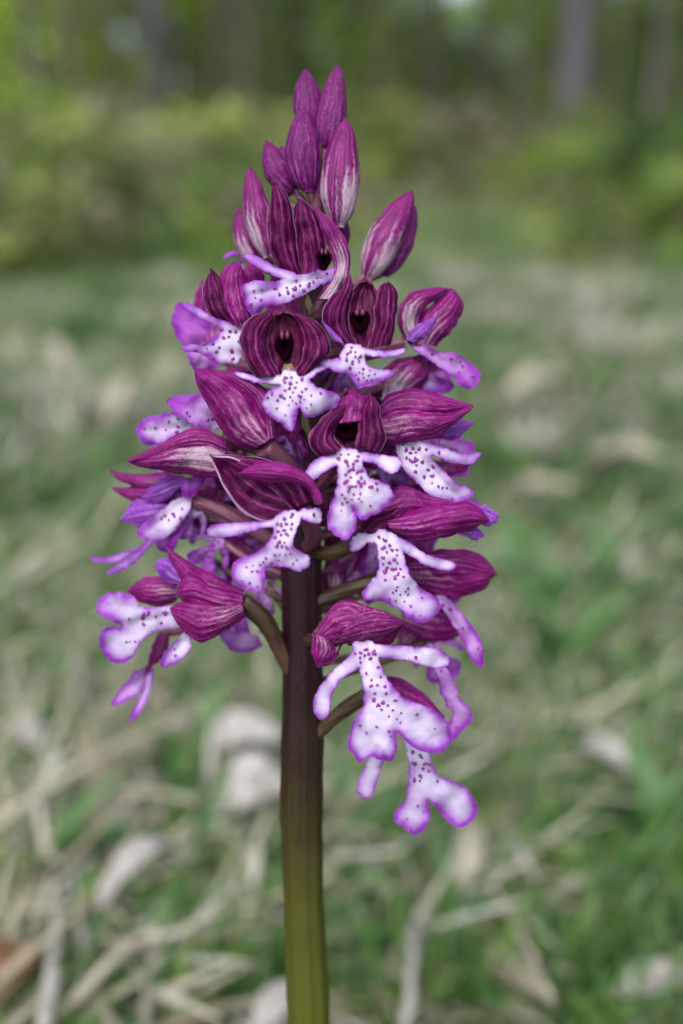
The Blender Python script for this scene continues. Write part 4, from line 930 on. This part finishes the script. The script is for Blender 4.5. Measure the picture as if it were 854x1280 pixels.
def stalk(p0, p1, h0, h1, r, mat, label):
    r *= 0.72
    a = ground_at(*p0, h0); b = ground_at(*p1, h1); n = 14
    pts = [a.lerp(b, i / (n - 1)) + Vector((0, 0, 0.006 * math.sin(math.pi * i / (n - 1)))) + Vector((noise.noise(Vector((i * .5, r * 900, 1))) * r, 0, 0)) for i in range(n)]
    o0 = pts[0].copy(); V, F, U = tube_geo([q - o0 for q in pts], [r * (1.15 - 0.5 * i / n) * (1.25 if i % 5 == 2 else 1) for i in range(n)], 9)
    o = link('straw_stalk', mesh_from('straw_stalk', V, F, M[mat], U), None, o0)
    return tag(o, label, 'straw', 'dry stalks lying in the grass')
stalk((-15, 1040), (245, 895), .03, .04, .0030, 'leaf_dry', 'long straw stalk lying diagonally, rising from the left edge towards the stem')
stalk((85, 1008), (250, 1003), .02, .03, .0022, 'leaf_dry', 'straw stalk lying level just below the long diagonal one')
stalk((55, 1290), (85, 1090), .03, .02, .0026, 'leaf_pale', 'pale grey stalk standing upright-looking in the lower left')
stalk((75, 1270), (225, 1150), .02, .03, .0024, 'leaf_dry', 'tan stalk slanting across the lower left below the cream leaf')
stalk((505, 1290), (520, 1150), .02, .03, .0022, 'leaf_pale', 'pale stalk at the bottom right of the stem')
stalk((590, 1090), (690, 1250), .02, .03, .0022, 'leaf_dry', 'tan stalk slanting down right below the lowest lip')
stalk((660, 1140), (790, 1090), .02, .02, .0024, 'leaf_pale', 'greyish stalk lying slantwise in the lower right')
stalk((590, 940), (720, 925), .02, .02, .0018, 'leaf_dry', 'thin straw lying level right of the lowest flowers')

def herb(px, py, n, L, Wd, mat, label, spread=0.9):
    p = ground_at(px, py, 0.02); p.z = float(terrain(p.x, p.y))
    root = bpy.data.objects.new('herb', None); col.objects.link(root); root.location = p; root.empty_display_size = 0.01
    tag(root, label, 'plant', 'small green plants in the meadow')
    for k in range(n):
        V, F, U = leaf_geo(L * random.uniform(.7, 1.1), Wd * random.uniform(.8, 1.2), .3, .35, 0, k + px, 10, 5)
        o = link('leaf', mesh_from('leaf', V, F, M[mat], U), root); o.rotation_euler = (random.uniform(-.3, .3), -spread * random.uniform(.5, 1.2), k * 2.4 + random.random())
herb(245, 1070, 7, .06, .014, 'leaf_herb', 'leafy bright green plant left of the stem under the pale leaves')
herb(235, 970, 5, .055, .012, 'leaf_green', 'green grass-like plant between the straw stalks and the pale leaves')
herb(30, 1100, 6, .06, .008, 'leaf_green', 'dark green narrow-leaved plant at the left edge low down')
herb(700, 840, 7, .08, .012, 'leaf_green', 'fresh green plant right of the spike at the height of its lowest hood')
herb(740, 760, 6, .09, .014, 'leaf_herb', 'blue-green plant right of the spike, the farther of two there')
herb(560, 1180, 6, .05, .008, 'leaf_green', 'green tuft low down right of the stem')
herb(330, 1200, 6, .045, .007, 'leaf_green', 'green tuft beside the foot of the visible stem, left side')
herb(820, 1050, 6, .06, .010, 'leaf_herb', 'grey-green plant at the right edge low down')
herb(640, 730, 5, .07, .014, 'leaf_herb', 'blue-green plant close right of the middle flowers')
herb(455, 1060, 5, .05, .009, 'leaf_herb', 'grey-green tuft just right of the stem')

# ------------------------------------------------------------------ wood edge
def leafcloud(name, centers, rad, nper, size, palette, parent=None, loc=(0, 0, 0), dens=None):
    """many small bent leaf blades spread through clumps"""
    c = np.repeat(np.asarray(centers, float), nper, 0); n = len(c)
    rr = np.repeat(np.asarray(rad, float), nper)
    d = RNG.normal(0, 1, (n, 3)); d /= np.linalg.norm(d, axis=1)[:, None]
    p = c + d * (rr * RNG.uniform(0.15, 1, n) ** 0.5)[:, None] * np.array([1, 1, .75])
    a = RNG.normal(0, 1, (n, 3)); a[:, 2] *= 0.5; a /= np.linalg.norm(a, axis=1)[:, None]
    b = np.cross(a, RNG.normal(0, 1, (n, 3))); b /= np.linalg.norm(b, axis=1)[:, None] + 1e-9
    s = size * RNG.uniform(.6, 1.3, n)[:, None]
    V = np.stack([p - a * s, p + b * s * .42, p + a * s, p - b * s * .42], 1).reshape(-1, 3)
    f = np.arange(n * 4).reshape(n, 4)
    pal = np.asarray(palette); tone = np.repeat(pal[RNG.integers(0, len(pal), len(centers))] * RNG.uniform(.7, 1.3, (len(centers), 1)), nper, 0)
    C = np.repeat(tone * RNG.uniform(.7, 1.3, (n, 1)), 4, 0)
    return link(name, fast_mesh(name, V, f, np.clip(C, 0, 1), M['leaves']), parent, loc)

def bark(name, c1, c2):
    m, n, l = newmat(name); g = n.new('ShaderNodeNewGeometry'); mp = n.new('ShaderNodeMapping'); mp.inputs['Scale'].default_value = (14, 14, 3)
    l.new(g.outputs['Position'], mp.inputs[0]); nz = objnoise(n, l, 1.0, 5, .7, mp.outputs[0])
    c = mixc(n, l, math_(n, l, 'MULTIPLY', math_(n, l, 'SUBTRACT', nz, 0.35), 3, True), c1, c2)
    return finish(m, n, l, c, rough=.9, bump=nz, bstr=.8, bdist=.02, spec=.1)
M['bark_grey'] = bark('bark_grey', (.085, .078, .085), (.18, .168, .182)); M['bark_brown'] = bark('bark_brown', (.13, .10, .08), (.27, .22, .18)); M['bark_dark'] = bark('bark_dark', (.03, .026, .02), (.075, .065, .055))

LG = [(.34, .50, .05), (.27, .41, .06), (.40, .54, .07), (.20, .31, .05)]
MG = [(.20, .31, .06), (.16, .26, .05), (.25, .37, .07), (.12, .20, .045)]
DG = [(.09, .155, .04), (.115, .19, .05), (.07, .12, .035), (.14, .22, .06)]
OL = [(.23, .27, .09), (.28, .33, .10), (.18, .22, .07), (.30, .37, .10)]
BR = [(.24, .21, .15), (.20, .18, .12), (.28, .26, .18), (.17, .20, .09)]

def rpos(px, dist):
    x = (px - 427) / FPX * dist * 0.94; return x, dist
def tree(px, dist, r, h, mat, pal, label, lean=0.0, crown=True, low=0.38, cr=1.4, leafn=90):
    x, y = rpos(px, dist); z = float(terrain(x, y))
    root = bpy.data.objects.new('tree', None); col.objects.link(root); root.location = (x, y, z - 0.05)
    tag(root, label, 'tree', 'trees along the wood edge')
    rs = random.Random(int(px * 7 + dist)); n = 16; pts = []
    for i in range(n):
        t = i / (n - 1); pts.append(Vector((lean * h * t + noise.noise(Vector((t * 3, px, 0))) * .25 * t * r * 12, noise.noise(Vector((t * 3, px, 5))) * .2 * t * r * 10, h * t)))
    rad = [r * (1.35 if i == 0 else 1.0) * (1 - .82 * i / (n - 1)) for i in range(n)]
    V, F, U = tube_geo(pts, rad, 14, 5)
    tr = link('trunk', mesh_from('trunk', V, F, M[mat], U), root)
    cen, rd = [], []
    for k in range(12):
        t = low + (1 - low) * (k + .5) / 12; b = pts[min(n - 1, int(t * (n - 1)))]
        an = k * 2.4 + rs.random(); ln = cr * (1.15 - t) * rs.uniform(.8, 1.3) + .3
        e = b + Vector((math.cos(an) * ln, math.sin(an) * ln, ln * rs.uniform(.35, .8))); mdl = b.lerp(e, .5) + Vector((0, 0, -.04 * ln))
        V, F, U = tube_geo([b, mdl, e], [r * .38 * (1 - t * .6), r * .22 * (1 - t * .5), r * .06], 7)
        link('limb', mesh_from('limb', V, F, M[mat], U), root)
        for q, s in ((e, .55), (mdl, .4), (e + Vector((rs.uniform(-.4, .4), rs.uniform(-.4, .4), .3)), .45)):
            cen.append(tuple(q)); rd.append(s * cr * .6)
    leafcloud('crown', cen, rd, leafn, .075, pal, root)
    return root
tree(702, 6.6, .14, 11, 'bark_grey', MG, 'thick grey-violet trunk right of the spike, the stoutest in view', 0.0, low=.45, cr=2.2)
tree(278, 6.4, .055, 7, 'bark_brown', MG, 'slim brown trunk directly left of the top buds, slightly leaning', 0.035, low=.4)
tree(165, 5.6, .045, 6, 'bark_brown', OL, 'thin brown tree leaning left in the middle of the left half', -.07, low=.4)
tree(215, 6.8, .05, 7, 'bark_grey', OL, 'thin grey tree between the leaning one and the slim brown trunk', .03, low=.4)
tree(378, 11, .15, 10, 'bark_dark', MG, 'dark tree directly behind the top buds', 0, low=.4, cr=2)
tree(2, 7, .11, 8, 'bark_dark', DG, 'dark brown trunk at the left edge', 0.0, low=.45)
tree(535, 9, .06, 10, 'bark_brown', LG, 'slender pale brown tree right of the top buds', .02, low=.35)
tree(598, 11, .09, 11, 'bark_grey', MG, 'grey tree below the gap of bright sky', -.02, low=.6)
tree(832, 10, .10, 9, 'bark_dark', DG, 'dark slender tree at the right edge', .0, low=.4)
tree(775, 13, .12, 10, 'bark_dark', MG, 'dark tree between the stout trunk and the right edge', .02, low=.5)
tree(90, 13, .11, 10, 'bark_grey', LG, 'light green tree far back in the left quarter', .02, low=.3, cr=2)
tree(445, 17, .14, 11, 'bark_grey', LG, 'yellow-green tree far behind the right-hand top bud', 0, low=.25, cr=2.3)
tree(655, 17, .12, 10, 'bark_dark', LG, 'light green tree just left of the stout grey trunk, far back', .0, low=.55, cr=2)

for (px, dist, r, lean, mt, lb) in [(60, 4.6, .020, .03, 'bark_grey', 'thin pale sapling nearest the upper left corner'), (122, 5.0, .024, -.05, 'bark_brown', 'thin brown sapling crossing left of the leaning tree'),
        (190, 5.2, .020, .06, 'bark_grey', 'thin grey sapling leaning right, upper left'), (318, 5.8, .022, -.02, 'bark_brown', 'thin brown sapling just left of the top buds'),
        (470, 7.5, .026, .03, 'bark_brown', 'thin brown sapling right of the topmost buds'), (640, 7.2, .024, -.04, 'bark_grey', 'thin grey sapling leaning left beside the stout trunk'),
        (745, 6.6, .024, .03, 'bark_brown', 'thin brown sapling right of the stout trunk'), (800, 5.6, .020, -.03, 'bark_grey', 'thin pale sapling nearest the upper right corner')]:
    tree(px, dist, r * 1.35, 4.2, mt, LG, lb, lean, low=.5, cr=.5, leafn=30)

def shrub(px, dist, h, wdt, pal, label, nper=55, size=.045, twigs=7, ncl=20, mat='bark_brown', zb=0.3):
    x, y = rpos(px, dist); z = float(terrain(x, y))
    root = bpy.data.objects.new('shrub', None); col.objects.link(root); root.location = (x, y, z)
    tag(root, label, 'shrub', 'bushes and saplings at the wood edge')
    rs = random.Random(int(px * 3 + dist * 11)); cen, rd = [], []
    for k in range(twigs):
        an = k * 2.4; tx, ty = math.cos(an) * wdt * .5 * rs.uniform(.3, 1), math.sin(an) * wdt * .5 * rs.uniform(.3, 1); hh = h * rs.uniform(.75, 1.05)
        pts = [Vector((tx * .1, ty * .1, -.03)), Vector((tx * .4, ty * .4, hh * .4)), Vector((tx * .85, ty * .85, hh * .75)), Vector((tx, ty, hh))]
        V, F, U = tube_geo(pts, [.022 * h / 2, .016 * h / 2, .010 * h / 2, .003], 6)
        link('branch', mesh_from('branch', V, F, M[mat], U), root)
    for k in range(ncl):
        a = rs.uniform(0, 6.28); rr = wdt * .5 * math.sqrt(rs.random()); t = zb + (1 - zb) * rs.random()
        cen.append((math.cos(a) * rr, math.sin(a) * rr, h * t)); rd.append(wdt * rs.uniform(.12, .24))
    leafcloud('foliage', cen, rd, nper, size, pal, root)
    return root
S = [(30, 5.2, 1.5, 1.3, LG, 'yellow-green sapling in the upper left corner'), (95, 8.2, 1.9, 1.3, OL, 'olive bush beside the yellow-green corner sapling'),
     (240, 8.0, 2.2, .9, LG, 'bright yellow-green sapling against the slim brown trunk'), (175, 9.5, 1.7, 1.3, OL, 'olive bush under the leaning thin tree'),
     (20, 8, 2.4, 2.0, OL, 'tall olive bush behind the left edge trunk'), (330, 8.5, 1.9, 1.3, MG, 'green bush left behind the top buds'),
     (425, 10, 2.6, 1.5, LG, 'fresh bright green bush behind the topmost buds'), (500, 9.5, 2.2, 1.5, MG, 'green bush right of the topmost buds'),
     (300, 10.5, 2.6, 1.6, DG, 'dark bush deep behind the slim brown trunk'), (560, 11, 1.9, 1.6, MG, 'green bush between the spike and the sky gap'),
     (610, 12, 1.6, 1.3, DG, 'dark small bush in the hollow left of the stout trunk'), (650, 10, 1.75, 1.3, LG, 'yellow-green bush left of the stout grey trunk'),
     (765, 9.5, 1.7, 1.4, MG, 'green bush right of the stout grey trunk'), (805, 7.0, 1.1, 1.4, DG, 'dark green low bush at the right edge below the wood'),
     (850, 6.2, 1.3, 1.1, DG, 'dark green bush cut by the right edge'), (835, 9, 2.6, 1.6, MG, 'tall green bush in the upper right corner'),
     (110, 9.5, 2.6, 2.0, MG, 'tall green bush far back in the left quarter'), (60, 4.6, .6, .9, MG, 'low green bush at the left edge where the meadow ends'),
     (345, 7.0, .9, 1.1, OL, 'low olive bush left of the upper flowers'), (140, 5.2, .7, 1.0, OL, 'low olive bush in front of the thin trees'),
     (240, 5.6, .7, .9, DG, 'low dark bush at the foot of the slim brown trunk'), (720, 11.5, 2.2, 1.6, DG, 'dark bush behind the stout grey trunk')]
S += [(30, 3.2, .42, .8, OL, 'low grey-green undergrowth at the left edge, nearest of the bushes'), (120, 3.5, .45, .8, OL, 'low olive undergrowth left of the spike top, second from the left edge'),
      (205, 3.9, .5, .8, BR, 'brownish low undergrowth between the leaning tree and the spike'), (290, 4.2, .5, .8, OL, 'low olive undergrowth just left of the upper flowers'),
      (560, 6.5, .5, 1.1, BR, 'brown withered undergrowth right of the buds'), (640, 7.0, .4, 1.1, BR, 'brown withered undergrowth at the foot of the stout trunk, left side'),
      (480, 6.0, .6, .9, OL, 'low olive undergrowth behind the white-bellied bud'), (800, 4.0, .42, .7, DG, 'low dark green bush right, standing in front of the wood'),
      (850, 3.7, .45, .7, DG, 'low dark green bush at the right edge, nearest of the bushes there'), (740, 5.2, .35, .8, MG, 'low green bush at the foot of the stout trunk, right side'),
      (610, 9.0, .9, 1.3, OL, 'olive bush in front of the dark hollow')]
for s_ in S: shrub(*s_)
cen, rd = [], []
for k in range(420):      # the wood goes on to both sides of the view
    a = RNG.uniform(.6, 1.25) * RNG.choice([-1, 1]); r = RNG.uniform(9, 30)
    x, y = r * math.sin(a), r * math.cos(a)
    cen.append((x, y, float(terrain(x, y)) + 8 * RNG.uniform() ** 1.3)); rd.append(RNG.uniform(.9, 1.9))
tag(leafcloud('side_wood', cen, rd, 160, .14, MG + MG + DG + LG, None), 'mass of green foliage closing the meadow off to the sides', 'woodland', kind='stuff')
# undergrowth where the meadow ends: brambles and seedlings nobody could count
cen, rd = [], []
while len(cen) < 2000:
    y = 2.0 + 11 * RNG.uniform() ** 1.6; a = RNG.uniform(-.62, .62); x = y * math.tan(a)
    edge = 1.7 if a < -.10 else (2.6 if a < .03 else (4.6 if a < .22 else 2.4))
    edge += 1.3 * noise.noise(Vector((x * 1.3, 4, 2)))
    if y < edge or (y < edge + 2.0 and RNG.uniform() < .75 - .3 * (y - edge)): continue
    cen.append((x, y, float(terrain(x, y)) + RNG.uniform(0, .09 + (.07 if a < 0 or a > .24 else .035) * y))); rd.append(RNG.uniform(.08, .2) * (.6 + y * .09))
tag(leafcloud('undergrowth', cen, rd, 70, .028, OL + MG + BR[:2] + DG[:2], None), 'low tangled undergrowth of seedlings and brambles between meadow and wood', 'undergrowth', kind='stuff')
# brown leaf litter of the wood floor
X, Y = scatter(30000, 2.6, 26, 0.7, 0.9)
n = len(X); Z = terrain(X, Y)
k = np.repeat(np.stack([X, Y, Z + .015], 1), 4, 0); a = RNG.uniform(0, 6.28, n); sz = RNG.uniform(.02, .05, n)
q = np.stack([np.stack([np.cos(a + h) * sz * w_, np.sin(a + h) * sz * w_, RNG.uniform(-.01, .02, n)], 1) for h, w_ in ((0, 1), (1.57, .6), (3.14, 1), (4.71, .6))], 1).reshape(-1, 3)
lit = np.array(BR)[RNG.integers(0, 4, n)] * RNG.uniform(.8, 1.5, (n, 1))
tag(link('leaf_litter', fast_mesh('leaf_litter', k + q, np.arange(n * 4).reshape(n, 4), np.repeat(lit, 4, 0), M['straw'])), 'brown leaf litter on the floor of the wood', 'leaf litter', kind='stuff')
# far wood, reads as one mass of leaves
cen, rd = [], []
for k in range(800):
    a = RNG.uniform(-.62, .62); r = RNG.uniform(17, 34); x, y = r * math.sin(a), r * math.cos(a)
    gap = (abs(a - .130) < .022 or abs(a - .297) < .016)
    zz = float(terrain(x, y)) + 8 * RNG.uniform() ** 1.3
    if (zz - H) / r > 0.186 and (abs(a - .130) < .042 or abs(a - .297) < .035): continue
    cen.append((x, y, zz)); rd.append(RNG.uniform(.9, 1.9) * (0.5 if gap else 1))
tag(leafcloud('far_wood', cen, rd, 230, .13, MG + MG + DG + LG, None), 'distant mass of green foliage closing the view behind the nearer trees', 'woodland', kind='stuff')
